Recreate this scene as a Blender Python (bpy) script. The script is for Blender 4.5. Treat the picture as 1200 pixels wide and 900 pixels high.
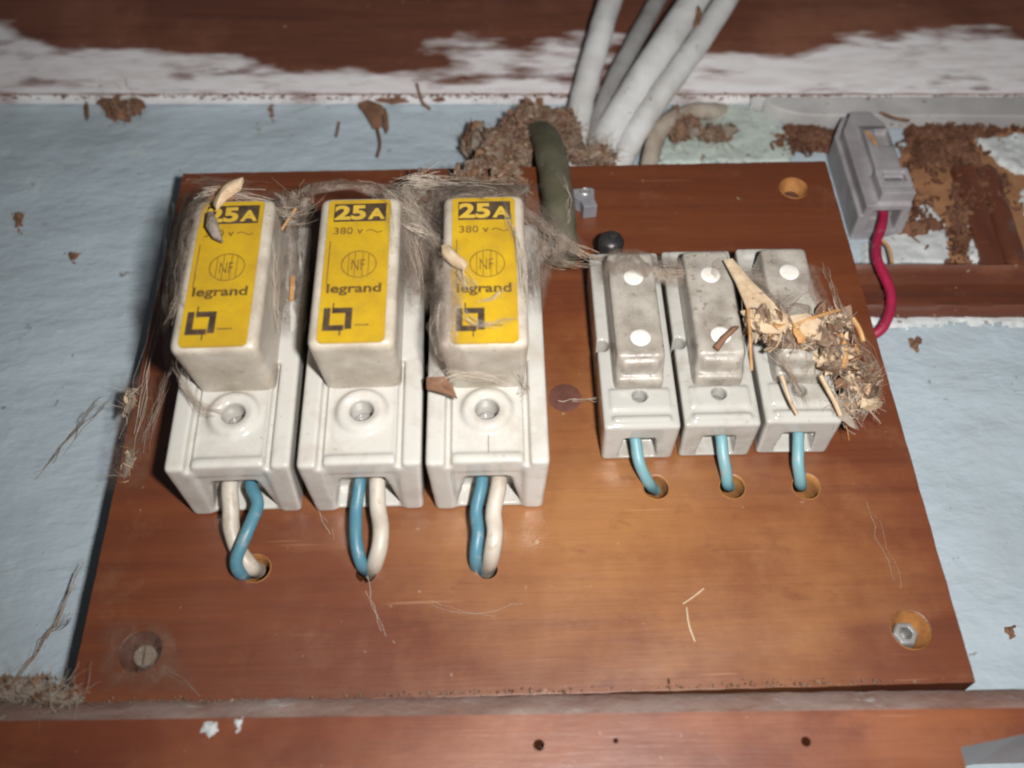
import bpy, bmesh, math, random
from mathutils import Vector, Matrix, noise

# ---------------------------------------------------------------- clear
for o in list(bpy.data.objects):
    bpy.data.objects.remove(o, do_unlink=True)
scene = bpy.context.scene
col = scene.collection
CM = 0.01                       # everything is written in centimetres and stored in metres
random.seed(11)

# ---------------------------------------------------------------- camera
CAMPOS = Vector((-0.3916, -18.2631, -5.392))
TILT, ROLL, YAW = math.radians(33.78), math.radians(-1.925), math.radians(1.117)
FOC = 1167.0                    # focal length in pixels of a 1200 px wide frame
fwd = Vector((math.sin(YAW) * math.cos(TILT), math.cos(YAW) * math.cos(TILT), math.sin(TILT)))
rgt0 = Vector((math.cos(YAW), -math.sin(YAW), 0)); up0 = rgt0.cross(fwd)
RGT = rgt0 * math.cos(ROLL) + up0 * math.sin(ROLL)
UPV = -rgt0 * math.sin(ROLL) + up0 * math.cos(ROLL)
cam = bpy.data.cameras.new('camera'); camo = bpy.data.objects.new('camera', cam); col.objects.link(camo)
m = Matrix((RGT, UPV, -fwd)).transposed().to_4x4(); m.translation = CAMPOS * CM
camo.matrix_world = m
cam.sensor_width = 36.0; cam.lens = FOC / 1200 * 36.0
cam.clip_start = 0.005; cam.clip_end = 20
cam.dof.use_dof = True; cam.dof.focus_distance = 0.213; cam.dof.aperture_fstop = 12.5
scene.camera = camo

# ---------------------------------------------------------------- light: the camera's flash, right of the lens, and faint room light
w = bpy.data.worlds.new('World'); scene.world = w; w.use_nodes = True
w.node_tree.nodes['Background'].inputs[0].default_value = (0.95, 0.97, 1.0, 1)
w.node_tree.nodes['Background'].inputs[1].default_value = 0.042
fl = bpy.data.lights.new('flash', 'SPOT'); fl.shadow_soft_size = 0.006; fl.spot_size = math.radians(118); fl.spot_blend = 1.0
fl.energy = 2.9; fl.color = (1.0, 0.975, 0.95)
flo = bpy.data.objects.new('flash', fl); col.objects.link(flo)
FP = CAMPOS + RGT * 2.7 + UPV * 0.8
aim = Vector((3.2, 0, 13.5))
flo.location = FP * CM
flo.rotation_euler = (aim - FP).to_track_quat('-Z', 'Y').to_euler()
scene.view_settings.view_transform = 'Standard'; scene.view_settings.look = 'None'
scene.view_settings.exposure = 0.2; scene.view_settings.gamma = 1
scene.render.engine = 'CYCLES'
scene.render.resolution_x = 1024; scene.render.resolution_y = 768
try: scene.cycles.pixel_filter_type = 'BLACKMAN_HARRIS'; scene.cycles.filter_width = 2.1
except Exception: pass

def at(px, py, d=0.0):
    """world point (cm) seen at a photo pixel, d cm in front of the board's face"""
    v = fwd * FOC + RGT * (px - 600) - UPV * (py - 450)
    t = (-d - CAMPOS.y) / v.y
    return CAMPOS + v * t

# ================================================================ materials
def new_mat(name):
    m = bpy.data.materials.new(name); m.use_nodes = True
    nt = m.node_tree; b = nt.nodes['Principled BSDF']
    return m, nt, b
def node(nt, t, **kw):
    n = nt.nodes.new(t)
    for k, v in kw.items(): setattr(n, k, v)
    return n
def coords(nt, scale=(1, 1, 1), rnd=True):
    tc = node(nt, 'ShaderNodeTexCoord'); mp = node(nt, 'ShaderNodeMapping')
    mp.inputs['Scale'].default_value = scale
    if rnd:
        oi = node(nt, 'ShaderNodeObjectInfo'); va = node(nt, 'ShaderNodeVectorMath', operation='ADD')
        nt.links.new(tc.outputs['Object'], va.inputs[0]); nt.links.new(oi.outputs['Random'], va.inputs[1])
        nt.links.new(va.outputs[0], mp.inputs['Vector'])
    else: nt.links.new(tc.outputs['Object'], mp.inputs['Vector'])
    return mp.outputs[0]
def noi(nt, vec, scale, detail=5, rough=0.6, dist=0.0):
    n = node(nt, 'ShaderNodeTexNoise'); n.inputs['Scale'].default_value = scale; n.inputs['Detail'].default_value = detail
    n.inputs['Roughness'].default_value = rough; n.inputs['Distortion'].default_value = dist
    nt.links.new(vec, n.inputs['Vector']); return n.outputs['Fac']
def ramp(nt, fac, stops):
    r = node(nt, 'ShaderNodeValToRGB'); e = r.color_ramp.elements
    while len(e) < len(stops): e.new(0.5)
    for i, (p, c) in enumerate(stops):
        e[i].position = p; e[i].color = (c, c, c, 1) if isinstance(c, (int, float)) else (*c, 1)
    nt.links.new(fac, r.inputs[0]); return r.outputs[0]
def mix(nt, fac, a, b, mode='MIX'):
    x = node(nt, 'ShaderNodeMix', data_type='RGBA', blend_type=mode)
    for s, v in ((x.inputs[0], fac), (x.inputs[6], a), (x.inputs[7], b)):
        if isinstance(v, (int, float)): s.default_value = v
        elif isinstance(v, tuple): s.default_value = (*v, 1)
        else: nt.links.new(v, s)
    return x.outputs[2]
def math_(nt, op, a, b=None, clamp=False):
    x = node(nt, 'ShaderNodeMath', operation=op); x.use_clamp = clamp
    for s, v in zip(x.inputs, (a, b)):
        if v is None: continue
        if isinstance(v, (int, float)): s.default_value = v
        else: nt.links.new(v, s)
    return x.outputs[0]
def bump(nt, b, h, strength, dist):
    x = node(nt, 'ShaderNodeBump'); x.inputs['Strength'].default_value = strength; x.inputs['Distance'].default_value = dist
    nt.links.new(h, x.inputs['Height']); nt.links.new(x.outputs[0], b.inputs['Normal']); return x

def simple(name, c1, c2, scale, rough=0.6, bs=0.3, bscale=None, bdist=0.0004, coat=0.0, lo=0.35, hi=0.65, spec=0.5, speck=None):
    m, nt, b = new_mat(name); v = coords(nt)
    f = noi(nt, v, scale)
    c = mix(nt, ramp(nt, f, [(lo, 0.0), (hi, 1.0)]), c1, c2)
    if speck:
        s = noi(nt, v, speck[0], 3, 0.5)
        c = mix(nt, ramp(nt, s, [(speck[1], 0.0), (speck[1] + 0.04, speck[3])]), c, speck[2])
    nt.links.new(c, b.inputs['Base Color'])
    b.inputs['Roughness'].default_value = rough; b.inputs['Coat Weight'].default_value = coat; b.inputs['Coat Roughness'].default_value = 0.12
    b.inputs['Specular IOR Level'].default_value = spec
    if bs: bump(nt, b, noi(nt, v, bscale or scale * 3, 6, 0.65), bs, bdist)
    return m

MAT = {}
# porcelain, glazed, with handled grime
def porcelain(name, base, grime, grease):
    m, nt, b = new_mat(name); v = coords(nt)
    f1 = ramp(nt, noi(nt, v, 95, 6, 0.7, 0.4), [(0.50, 0.0), (0.72, 1.0)])
    f2 = ramp(nt, noi(nt, v, 900, 3, 0.5), [(0.70, 0.0), (0.76, 1.0)])
    c = mix(nt, math_(nt, 'MULTIPLY', f1, grease), base, grime)
    c = mix(nt, math_(nt, 'MULTIPLY', f2, 0.55), c, (0.16, 0.12, 0.09))
    nt.links.new(c, b.inputs['Base Color'])
    nt.links.new(math_(nt, 'ADD', math_(nt, 'MULTIPLY', f1, 0.30), 0.09), b.inputs['Roughness'])
    bump(nt, b, noi(nt, v, 120, 3, 0.5), 0.22, 0.0010)
    return m
MAT['porcelain'] = porcelain('cream_porcelain', (0.51, 0.495, 0.455), (0.36, 0.305, 0.24), 0.6)
MAT['porcelain_small'] = porcelain('grey_white_porcelain', (0.43, 0.42, 0.385), (0.29, 0.26, 0.215), 0.9)
MAT['carrier'] = simple('dusty_beige_plastic', (0.56, 0.51, 0.43), (0.34, 0.285, 0.22), 140, 0.28, 0.35, 700, 0.0003, 0.0, 0.3, 0.72, 0.5, (1300, 0.66, (0.16, 0.12, 0.09), 0.7))
MAT['carrier_small'] = simple('grey_dusty_plastic', (0.42, 0.39, 0.34), (0.24, 0.21, 0.175), 170, 0.30, 0.5, 500, 0.0004, 0.0, 0.36, 0.68, 0.5, (800, 0.64, (0.15, 0.115, 0.085), 0.6))
for k_ in ('carrier', 'carrier_small'):
    b_ = MAT[k_].node_tree.nodes['Principled BSDF']; b_.inputs['Subsurface Weight'].default_value = 0.35; b_.inputs['Subsurface Radius'].default_value = (1, 0.7, 0.45); b_.inputs['Subsurface Scale'].default_value = 0.002
MAT['enamel'] = simple('white_disc', (0.80, 0.78, 0.74), (0.62, 0.58, 0.52), 300, 0.35, 0.1)
MAT['yellow'] = simple('yellow_label', (0.52, 0.33, 0.013), (0.38, 0.225, 0.017), 120, 0.42, 0.15, 900, 0.0002, 0.15, 0.35, 0.7, 0.5, (1500, 0.665, (0.30, 0.20, 0.06), 0.6))
MAT['yellow_ink'] = simple('yellow_figures', (0.56, 0.37, 0.04), (0.46, 0.30, 0.04), 400, 0.5, 0)
MAT['black_ink'] = simple('black_print', (0.035, 0.025, 0.018), (0.085, 0.055, 0.03), 500, 0.5, 0)
MAT['faded_ink'] = simple('faded_print', (0.13, 0.075, 0.015), (0.22, 0.13, 0.02), 600, 0.5, 0)
MAT['brown_ink'] = simple('brown_print', (0.07, 0.04, 0.012), (0.14, 0.085, 0.018), 700, 0.5, 0)
MAT['blue_wire'] = simple('blue_insulation', (0.060, 0.180, 0.245), (0.085, 0.205, 0.255), 250, 0.42, 0.15, 900, 0.0002, speck=(420, 0.60, (0.20, 0.26, 0.27), 0.6))
MAT['teal_wire'] = simple('pale_blue_insulation', (0.13, 0.31, 0.355), (0.18, 0.325, 0.35), 250, 0.45, 0.15, 900, 0.0002, speck=(420, 0.58, (0.28, 0.30, 0.28), 0.6))
MAT['white_wire'] = simple('cream_insulation', (0.50, 0.455, 0.385), (0.42, 0.365, 0.30), 200, 0.45, 0.12, 900, 0.0002, speck=(420, 0.60, (0.34, 0.27, 0.19), 0.5))
MAT['red_wire'] = simple('crimson_insulation', (0.38, 0.013, 0.06), (0.27, 0.012, 0.045), 220, 0.5, 0.1, speck=(420, 0.62, (0.30, 0.14, 0.13), 0.5))
MAT['white_cable'] = simple('white_cable_sheath', (0.66, 0.665, 0.655), (0.52, 0.51, 0.49), 90, 0.5, 0.2, 500, 0.0003, speck=(420, 0.68, (0.22, 0.17, 0.13), 0.7))
MAT['grey_cable'] = simple('grey_cable_sheath', (0.36, 0.355, 0.35), (0.24, 0.23, 0.22), 120, 0.55, 0.2, 500, 0.0003)
MAT['tan_cable'] = simple('dusty_tan_sheath', (0.46, 0.41, 0.34), (0.27, 0.215, 0.165), 110, 0.7, 0.3, 500, 0.0003)
MAT['green_cable'] = simple('olive_green_sheath', (0.085, 0.082, 0.050), (0.125, 0.115, 0.075), 120, 0.5, 0.2, 500, 0.0003, speck=(800, 0.70, (0.42, 0.36, 0.27), 0.7))
MAT['grey_clip'] = simple('grey_plastic', (0.24, 0.24, 0.26), (0.19, 0.185, 0.20), 200, 0.5, 0.15)
MAT['connector'] = simple('dusty_grey_plastic', (0.33, 0.31, 0.32), (0.23, 0.21, 0.215), 110, 0.55, 0.25, 700, 0.0003, speck=(900, 0.69, (0.22, 0.15, 0.11), 0.6))
MAT['dark_recess'] = simple('dark_plastic', (0.16, 0.15, 0.155), (0.10, 0.09, 0.09), 200, 0.6, 0)
MAT['black_rubber'] = simple('black_rubber', (0.018, 0.018, 0.020), (0.04, 0.036, 0.034), 300, 0.35, 0.4, 500, 0.0004)
MAT['zinc'] = simple('zinc_screw', (0.50, 0.50, 0.50), (0.33, 0.31, 0.29), 400, 0.4, 0.2); MAT['zinc'].node_tree.nodes['Principled BSDF'].inputs['Metallic'].default_value = 0.6
MAT['raw_wood'] = simple('raw_orange_wood', (0.42, 0.19, 0.055), (0.27, 0.105, 0.03), 300, 0.75, 0.4, 900, 0.0003)
MAT['filler'] = simple('red_brown_filler', (0.125, 0.046, 0.032), (0.085, 0.030, 0.020), 400, 0.6, 0.2)
MAT['dust_fibre'] = simple('grey_brown_fibre', (0.34, 0.27, 0.21), (0.22, 0.16, 0.115), 500, 0.9, 0, spec=0.15)
MAT['pale_fibre'] = simple('pale_web_fibre', (0.52, 0.45, 0.37), (0.38, 0.31, 0.245), 500, 0.9, 0, spec=0.15)
MAT['nest'] = simple('nest_dust', (0.31, 0.225, 0.165), (0.155, 0.088, 0.052), 420, 0.95, 0.9, 900, 0.0012, spec=0.1, speck=(700, 0.62, (0.42, 0.34, 0.26), 0.8))
MAT['felt'] = simple('grey_felt_dust', (0.34, 0.285, 0.235), (0.22, 0.175, 0.135), 300, 0.95, 0.8, 1100, 0.0008, spec=0.1, speck=(900, 0.64, (0.13, 0.08, 0.05), 0.6))
MAT['straw'] = simple('orange_straw', (0.52, 0.30, 0.12), (0.40, 0.19, 0.065), 400, 0.7, 0.3)
MAT['chaff'] = simple('cream_chaff', (0.60, 0.47, 0.32), (0.44, 0.31, 0.19), 260, 0.75, 0.4, 900, 0.0004, speck=(700, 0.66, (0.26, 0.15, 0.08), 0.7))
MAT['bark'] = simple('brown_husk', (0.23, 0.12, 0.065), (0.13, 0.06, 0.033), 300, 0.85, 0.5, 900, 0.0004)
MAT['mud'] = simple('brown_earth', (0.25, 0.125, 0.078), (0.13, 0.058, 0.036), 160, 0.95, 1.0, 700, 0.0015, spec=0.1, speck=(500, 0.66, (0.33, 0.21, 0.13), 0.7))
MAT['tan_board'] = simple('tan_fibre_flake', (0.33, 0.165, 0.075), (0.26, 0.12, 0.055), 200, 0.9, 0.4)
MAT['flaking_paint'] = simple('flaking_white_paint', (0.60, 0.635, 0.635), (0.46, 0.475, 0.47), 90, 0.6, 0.3, 500, 0.0004, speck=(420, 0.66, (0.20, 0.13, 0.09), 0.8))
MAT['mint_paint'] = simple('pale_mint_paint', (0.46, 0.53, 0.48), (0.36, 0.40, 0.37), 90, 0.6, 0.4, 400, 0.0005, speck=(380, 0.63, (0.18, 0.12, 0.08), 0.8))
MAT['batten_paint'] = simple('old_white_batten_paint', (0.52, 0.51, 0.495), (0.38, 0.365, 0.36), 60, 0.5, 0.3, 300, 0.0004, speck=(300, 0.66, (0.22, 0.15, 0.11), 0.8))

def veil(name, c1, c2, scale, lo, hi, top):
    m = simple(name, c1, c2, 300, 0.95, 0, spec=0.05); nt = m.node_tree; b = nt.nodes['Principled BSDF']; v = coords(nt)
    vs_ = coords(nt, (1.25, 1, 0.85)); f = noi(nt, vs_, scale, 8, 0.78, 0.4); f2 = noi(nt, v, scale * 6, 4, 0.7)
    a = ramp(nt, math_(nt, 'ADD', math_(nt, 'MULTIPLY', f, 0.7), math_(nt, 'MULTIPLY', f2, 0.3)), [(lo, 0.0), (hi, top)])
    at_ = node(nt, 'ShaderNodeAttribute', attribute_name='edge'); nt.links.new(math_(nt, 'MULTIPLY', a, at_.outputs['Fac']), b.inputs['Alpha']); return m
MAT['web_film'] = veil('dusty_web_film', (0.36, 0.30, 0.25), (0.24, 0.185, 0.145), 260, 0.37, 0.58, 0.90)
MAT['dust_veil'] = veil('thin_dust_veil', (0.25, 0.175, 0.13), (0.17, 0.105, 0.075), 320, 0.38, 0.68, 0.60)
# pale blue wall paint over uneven plaster
m, nt, b = new_mat('pale_blue_wall_paint'); v = coords(nt, rnd=False)
c = mix(nt, ramp(nt, noi(nt, v, 22, 6, 0.65), [(0.35, 0.0), (0.68, 1.0)]), (0.435, 0.52, 0.575), (0.375, 0.44, 0.48))
c = mix(nt, math_(nt, 'MULTIPLY', ramp(nt, noi(nt, v, 140, 4, 0.7), [(0.60, 0.0), (0.74, 1.0)]), 0.55), c, (0.54, 0.58, 0.59))
c = mix(nt, math_(nt, 'MULTIPLY', ramp(nt, noi(nt, v, 260, 4, 0.6), [(0.68, 0.0), (0.74, 1.0)]), 0.75), c, (0.16, 0.115, 0.085))
c = mix(nt, math_(nt, 'MULTIPLY', ramp(nt, noi(nt, coords(nt, (1, 1, 0.45), False), 30, 6, 0.7), [(0.56, 0.0), (0.78, 1.0)]), 0.35), c, (0.33, 0.335, 0.325))
nt.links.new(c, b.inputs['Base Color']); b.inputs['Roughness'].default_value = 0.40
vr = coords(nt, (1, 1, 1.9), False); vr.node.inputs['Rotation'].default_value = (0, 0.35, 0)
rd = math_(nt, 'ABSOLUTE', math_(nt, 'SUBTRACT', noi(nt, vr, 24, 5, 0.55, 0.3), 0.5))
h = math_(nt, 'ADD', math_(nt, 'ADD', noi(nt, vr, 42, 4, 0.55, 0.1), math_(nt, 'MULTIPLY', rd, -1.1)), math_(nt, 'MULTIPLY', noi(nt, v, 210, 4, 0.6), 0.10))
bump(nt, b, h, 0.42, 0.0042); MAT['wall'] = m

# varnished reddish wood, rubbed towards orange in patches, optional flash hot spot painted in
def wood(name, dark, mid, light, wear_sheen_lo, wear_sheen_hi, rough=0.36, big=14, gx=8, gz=110, hotspot=None, coat=0.85):
    m, nt, b = new_mat(name)
    v = coords(nt, rnd=False); vg = coords(nt, (gx, 40, gz), False)
    g = noi(nt, vg, 1.0, 7, 0.68, 1.2)
    vf = coords(nt, (70, 200, 1300), False); fine = noi(nt, vf, 1.0, 3, 0.6)
    wn = noi(nt, v, big, 6, 0.62)
    if hotspot:                                                    # flash hot spot painted paler around one place (x, z, reach in metres)
        tc = node(nt, 'ShaderNodeTexCoord'); mp = node(nt, 'ShaderNodeMapping'); mp.inputs['Location'].default_value = (-hotspot[0], 0, -hotspot[1] * 1.35); mp.inputs['Scale'].default_value = (1, 0, 1.35)
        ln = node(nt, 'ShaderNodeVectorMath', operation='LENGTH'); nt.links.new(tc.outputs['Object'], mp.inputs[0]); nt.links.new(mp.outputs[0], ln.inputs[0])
        wn = math_(nt, 'ADD', wn, math_(nt, 'MULTIPLY', math_(nt, 'SUBTRACT', hotspot[2], ln.outputs['Value']), hotspot[3]))
    wear_sheen = ramp(nt, wn, [(wear_sheen_lo, 0.0), (wear_sheen_hi, 1.0)])
    base = mix(nt, ramp(nt, g, [(0.28, 0.0), (0.72, 1.0)]), dark, mid)
    base = mix(nt, math_(nt, 'MULTIPLY', wear_sheen, ramp(nt, g, [(0.25, 0.70), (0.65, 1.0)])), base, light)
    base = mix(nt, math_(nt, 'MULTIPLY', ramp(nt, fine, [(0.52, 0.0), (0.75, 1.0)]), 0.22), base, dark)
    spot = ramp(nt, noi(nt, v, 420, 3, 0.55), [(0.70, 0.0), (0.75, 0.6)])
    base = mix(nt, spot, base, (0.42, 0.30, 0.21))
    blot = ramp(nt, noi(nt, coords(nt, (1, 1, 1.8), False), 110, 5, 0.7), [(0.56, 0.0), (0.72, 0.5)])
    base = mix(nt, blot, base, dark)
    scuff = ramp(nt, noi(nt, v, 70, 6, 0.75), [(0.56, 0.0), (0.82, 0.26)])
    base = mix(nt, scuff, base, (0.33, 0.185, 0.11))
    for rot, sc_ in ((0.9, 520), (-0.6, 610), (0.15, 700)):
        vsx = coords(nt, (22, 1, sc_), False); vsx.node.inputs['Rotation'].default_value = (0, rot, 0)
        base = mix(nt, ramp(nt, noi(nt, vsx, 1.0, 2, 0.5), [(0.735, 0.0), (0.785, 0.26)]), base, (0.46, 0.27, 0.15))
    nt.links.new(base, b.inputs['Base Color'])
    nt.links.new(math_(nt, 'ADD', math_(nt, 'MULTIPLY', noi(nt, v, 60, 5, 0.6), 0.35), rough - 0.17), b.inputs['Roughness'])
    b.inputs['Coat Weight'].default_value = coat; b.inputs['Coat IOR'].default_value = 1.6
    nt.links.new(math_(nt, 'ADD', math_(nt, 'MULTIPLY', noi(nt, v, 45, 6, 0.65), 0.30), 0.25), b.inputs['Coat Roughness'])
    bump(nt, b, math_(nt, 'ADD', math_(nt, 'MULTIPLY', fine, 0.5), math_(nt, 'ADD', noi(nt, v, 130, 4, 0.6), math_(nt, 'MULTIPLY', g, 0.6))), 0.25, 0.0005)
    return m, nt, b
MAT['board'] = wood('varnished_plywood', (0.105, 0.024, 0.008), (0.175, 0.048, 0.014), (0.31, 0.132, 0.038), 0.38, 0.84, 0.40, 30, hotspot=(0.016, 0.036, 0.050, 7.0))[0]
MAT['rail'] = wood('red_brown_rail', (0.105, 0.022, 0.009), (0.175, 0.042, 0.014), (0.29, 0.095, 0.032), 0.42, 0.72, 0.34, 22)[0]
MAT['moulding'] = wood('dark_red_moulding', (0.085, 0.024, 0.012), (0.15, 0.045, 0.021), (0.22, 0.08, 0.04), 0.55, 0.75, 0.4, 40)[0]

# top beam: brown varnish above, ragged old white paint along its lower edge
m, nt, b = wood('brown_beam_with_paint', (0.10, 0.033, 0.018), (0.185, 0.062, 0.034), (0.26, 0.105, 0.06), 0.5, 0.75, 0.5, 20)
b.inputs['Coat Weight'].default_value = 0.5
old = b.inputs['Base Color'].links[0].from_socket
tc = node(nt, 'ShaderNodeTexCoord'); sx = node(nt, 'ShaderNodeSeparateXYZ'); nt.links.new(tc.outputs['Object'], sx.inputs[0])
vv = coords(nt, (1, 1, 2.2), False)
n1 = noi(nt, vv, 16, 4, 0.55); n2 = noi(nt, coords(nt, (1, 1, 4), False), 45, 5, 0.6); n3 = noi(nt, coords(nt, (1, 1, 4), False), 70, 5, 0.65)
hh = math_(nt, 'ADD', math_(nt, 'MULTIPLY', math_(nt, 'SUBTRACT', n1, 0.42), 0.12), math_(nt, 'MULTIPLY', math_(nt, 'SUBTRACT', n2, 0.5), 0.030))
hh = math_(nt, 'ADD', hh, 0.0155)
k = math_(nt, 'MULTIPLY', math_(nt, 'SUBTRACT', hh, sx.outputs[2]), 85.0, True)
k = math_(nt, 'MULTIPLY', k, ramp(nt, n2, [(0.32, 0.25), (0.47, 1.0)]))
pc = mix(nt, ramp(nt, n3, [(0.42, 0.0), (0.66, 1.0)]), (0.80, 0.785, 0.79), (0.68, 0.625, 0.62))
nt.links.new(mix(nt, k, old, pc), b.inputs['Base Color']); MAT['beam'] = m

# dusty chamfer of the rail
m, nt, b = new_mat('dust_on_red_wood'); v = coords(nt, rnd=False); vs = coords(nt, (1, 1, 3), False)
c = mix(nt, ramp(nt, noi(nt, vs, 60, 6, 0.7), [(0.30, 0.0), (0.60, 1.0)]), (0.20, 0.090, 0.060), (0.31, 0.225, 0.195))
c = mix(nt, ramp(nt, noi(nt, vs, 130, 5, 0.7), [(0.62, 0.0), (0.70, 1.0)]), c, (0.44, 0.40, 0.38))
nt.links.new(c, b.inputs['Base Color']); b.inputs['Roughness'].default_value = 0.9; bump(nt, b, noi(nt, v, 500, 5, 0.7), 0.6, 0.0006); MAT['rail_dust'] = m

# ================================================================ mesh helpers (centimetres in, metres out)
class MB:
    def __init__(s): s.v = []; s.f = []
    def add(s, vs, fs):
        o = len(s.v); s.v += [tuple(p) for p in vs]; s.f += [tuple(i + o for i in f) for f in fs]
    def box(s, x0, x1, d0, d1, z0, z1, tx=0.0, tz0=0.0, tz1=0.0):
        """d0 (back) to d1 (front, towards the camera); tx widens the front, tz0/tz1 move the front's lower/upper edge"""
        P = [(x0, -d0, z0), (x1, -d0, z0), (x1, -d0, z1), (x0, -d0, z1),
             (x0 - tx, -d1, z0 + tz0), (x1 + tx, -d1, z0 + tz0), (x1 + tx, -d1, z1 + tz1), (x0 - tx, -d1, z1 + tz1)]
        s.add(P, [(3, 2, 1, 0), (4, 5, 6, 7), (0, 1, 5, 4), (1, 2, 6, 5), (2, 3, 7, 6), (3, 0, 4, 7)])
    def lathe(s, cx, cz, prof, n=32, closed=False):
        """rings (radius, d) around an axis that points out of the wall"""
        vs = []; fs = []
        for r, d in prof:
            for i in range(n):
                a = 2 * math.pi * i / n; vs.append((cx + r * math.cos(a), -d, cz + r * math.sin(a)))
        L = len(prof)
        for j in range(L if closed else L - 1):
            j2 = (j + 1) % L
            for i in range(n): fs.append((j * n + i, j * n + (i + 1) % n, j2 * n + (i + 1) % n, j2 * n + i))
        if not closed:
            fs.append(tuple(range(n))[::-1]); fs.append(tuple((L - 1) * n + i for i in range(n)))
        s.add(vs, fs)
    def prism(s, poly, d0, d1):
        n = len(poly); vs = [(x, -d0, z) for x, z in poly] + [(x, -d1, z) for x, z in poly]
        s.add(vs, [tuple(range(n))[::-1], tuple(range(n, 2 * n))] + [(i, (i + 1) % n, n + (i + 1) % n, n + i) for i in range(n)])
    def tube(s, pts, r, sides=14, cap=True, wob=0.0):
        pts = [Vector(p) for p in pts]; n = len(pts); rs = r if isinstance(r, (list, tuple)) else [r] * n
        t = (pts[1] - pts[0]).normalized(); a = t.orthogonal().normalized(); vs = []; fs = []
        for i, p in enumerate(pts):
            t = (pts[min(i + 1, n - 1)] - pts[max(i - 1, 0)])
            t = t.normalized() if t.length > 1e-9 else Vector((0, 0, 1))
            a = (a - t * a.dot(t)); a = a.normalized() if a.length > 1e-6 else t.orthogonal().normalized()
            c = t.cross(a)
            for k in range(sides):
                an = 2 * math.pi * k / sides; rr = rs[i] * (1 + wob * noise.noise(p * 3 + Vector((k, 0, 0))))
                vs.append(p + a * rr * math.cos(an) + c * rr * math.sin(an))
        for i in range(n - 1):
            for k in range(sides): fs.append((i * sides + k, i * sides + (k + 1) % sides, (i + 1) * sides + (k + 1) % sides, (i + 1) * sides + k))
        if cap: fs.append(tuple(range(sides))[::-1]); fs.append(tuple((n - 1) * sides + k for k in range(sides)))
        s.add(vs, fs)
    def lump(s, c, rx, ry=None, rz=None, sub=4, amp=0.35, fr=2.2, seed=0.0):
        ry = ry or rx; rz = rz or rx
        bm = bmesh.new(); bmesh.ops.create_icosphere(bm, subdivisions=sub, radius=1.0); vs = []
        for v in bm.verts:
            q = Vector((v.co.x * rx, v.co.y * ry, v.co.z * rz)); p = Vector(c) + q
            e = noise.fractal(p * fr + Vector((seed, 0, 0)), 0.9, 2.1, 5); e2 = abs(noise.noise(p * fr * 4 + Vector((0, seed, 3)))) + 0.6 * noise.noise(p * fr * 11 + Vector((3, seed, 3)))
            vs.append(Vector(c) + q * (0.92 + amp * e + amp * 0.55 * e2))
        s.add(vs, [tuple(v.index for v in f.verts) for f in bm.faces]); bm.free()
    def fibre(s, p, dirv, length, r, curl=0.5, segs=7, sides=3, sag=0.0):
        p = Vector(p); t = Vector(dirv).normalized(); pts = [p.copy()]; st = length / segs
        for i in range(segs):
            t = (t + Vector((random.gauss(0, 1), random.gauss(0, 1), random.gauss(0, 1))) * curl * 0.45 + Vector((0, 0, -sag))).normalized()
            p = p + t * st; pts.append(p.copy())
        s.tube(pts, [r * (1 - 0.5 * abs(2 * i / segs - 1)) for i in range(segs + 1)], sides, False)
    def chip(s, p, L, wd, th, rot=None):
        e = rot or (random.uniform(0, 6.28), random.uniform(0, 6.28), random.uniform(0, 6.28))
        from mathutils import Euler
        R = Euler(e).to_matrix(); b = random.uniform(-0.3, 0.3) * L
        prof = [(-0.5, 0.25), (-0.2, 0.5), (0.15, 0.45), (0.5, 0.08)]
        vs = []
        for sgn in (-1, 1):
            for x, y in prof:
                for q in (-1, 1): vs.append(R @ Vector((x * L, q * y * wd * random.uniform(0.7, 1.2), sgn * th / 2 + b * x * x)) + Vector(p))
        fs = []
        for i in range(3):
            a = i * 2; fs += [(a, a + 1, a + 3, a + 2)[::-1], (8 + a, 8 + a + 1, 8 + a + 3, 8 + a + 2), (a, a + 2, 8 + a + 2, 8 + a), (a + 1, 8 + a + 1, 8 + a + 3, a + 3)]
        fs += [(0, 8, 9, 1), (6, 7, 15, 14)]
        s.add(vs, fs)
    def flake(s, p, L, wd, th, bend, R=None):
        from mathutils import Euler
        R = R or Euler((random.uniform(0, 6.28), random.uniform(0, 6.28), random.uniform(0, 6.28))).to_matrix(); nx, ny = 7, 4; vs = []; sd = random.uniform(0, 99)
        tw = random.uniform(-0.6, 0.6)
        for sgn in (0, 1):
            for i in range(nx):
                x = i / (nx - 1) - 0.5; hw = wd * (0.5 - 0.32 * abs(2 * x) ** 2.5) * (1 + 0.5 * noise.noise(Vector((sd, x * 6, 0))))
                for j in range(ny):
                    y = j / (ny - 1) * 2 - 1; e = 0.12 * wd * noise.noise(Vector((x * 5, y * 2, sd)))
                    vs.append(R @ Vector((x * L + 0.1 * L * noise.noise(Vector((y * 3, sd, i))), hw * y, bend * L * (x * x * 4 - 0.5) + tw * x * y * wd + e + 0.25 * bend * wd * y * y + (th if sgn else 0))) + Vector(p))
        o = nx * ny; fs = []
        for i in range(nx - 1):
            for j in range(ny - 1):
                a = i * ny + j; fs += [(a, a + 1, a + ny + 1, a + ny), (o + a, o + a + ny, o + a + ny + 1, o + a + 1)]
        rim = [i * ny for i in range(nx)] + [(nx - 1) * ny + j for j in range(1, ny)] + [i * ny + ny - 1 for i in range(nx - 2, -1, -1)] + [j for j in range(ny - 2, 0, -1)]
        for a, b2 in zip(rim, rim[1:] + rim[:1]): fs.append((a, b2, o + b2, o + a))
        s.add(vs, fs)
    def mesh(s, name):
        me = bpy.data.meshes.new(name); me.from_pydata(s.v, [], s.f); me.validate(); me.update(); return me

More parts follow.
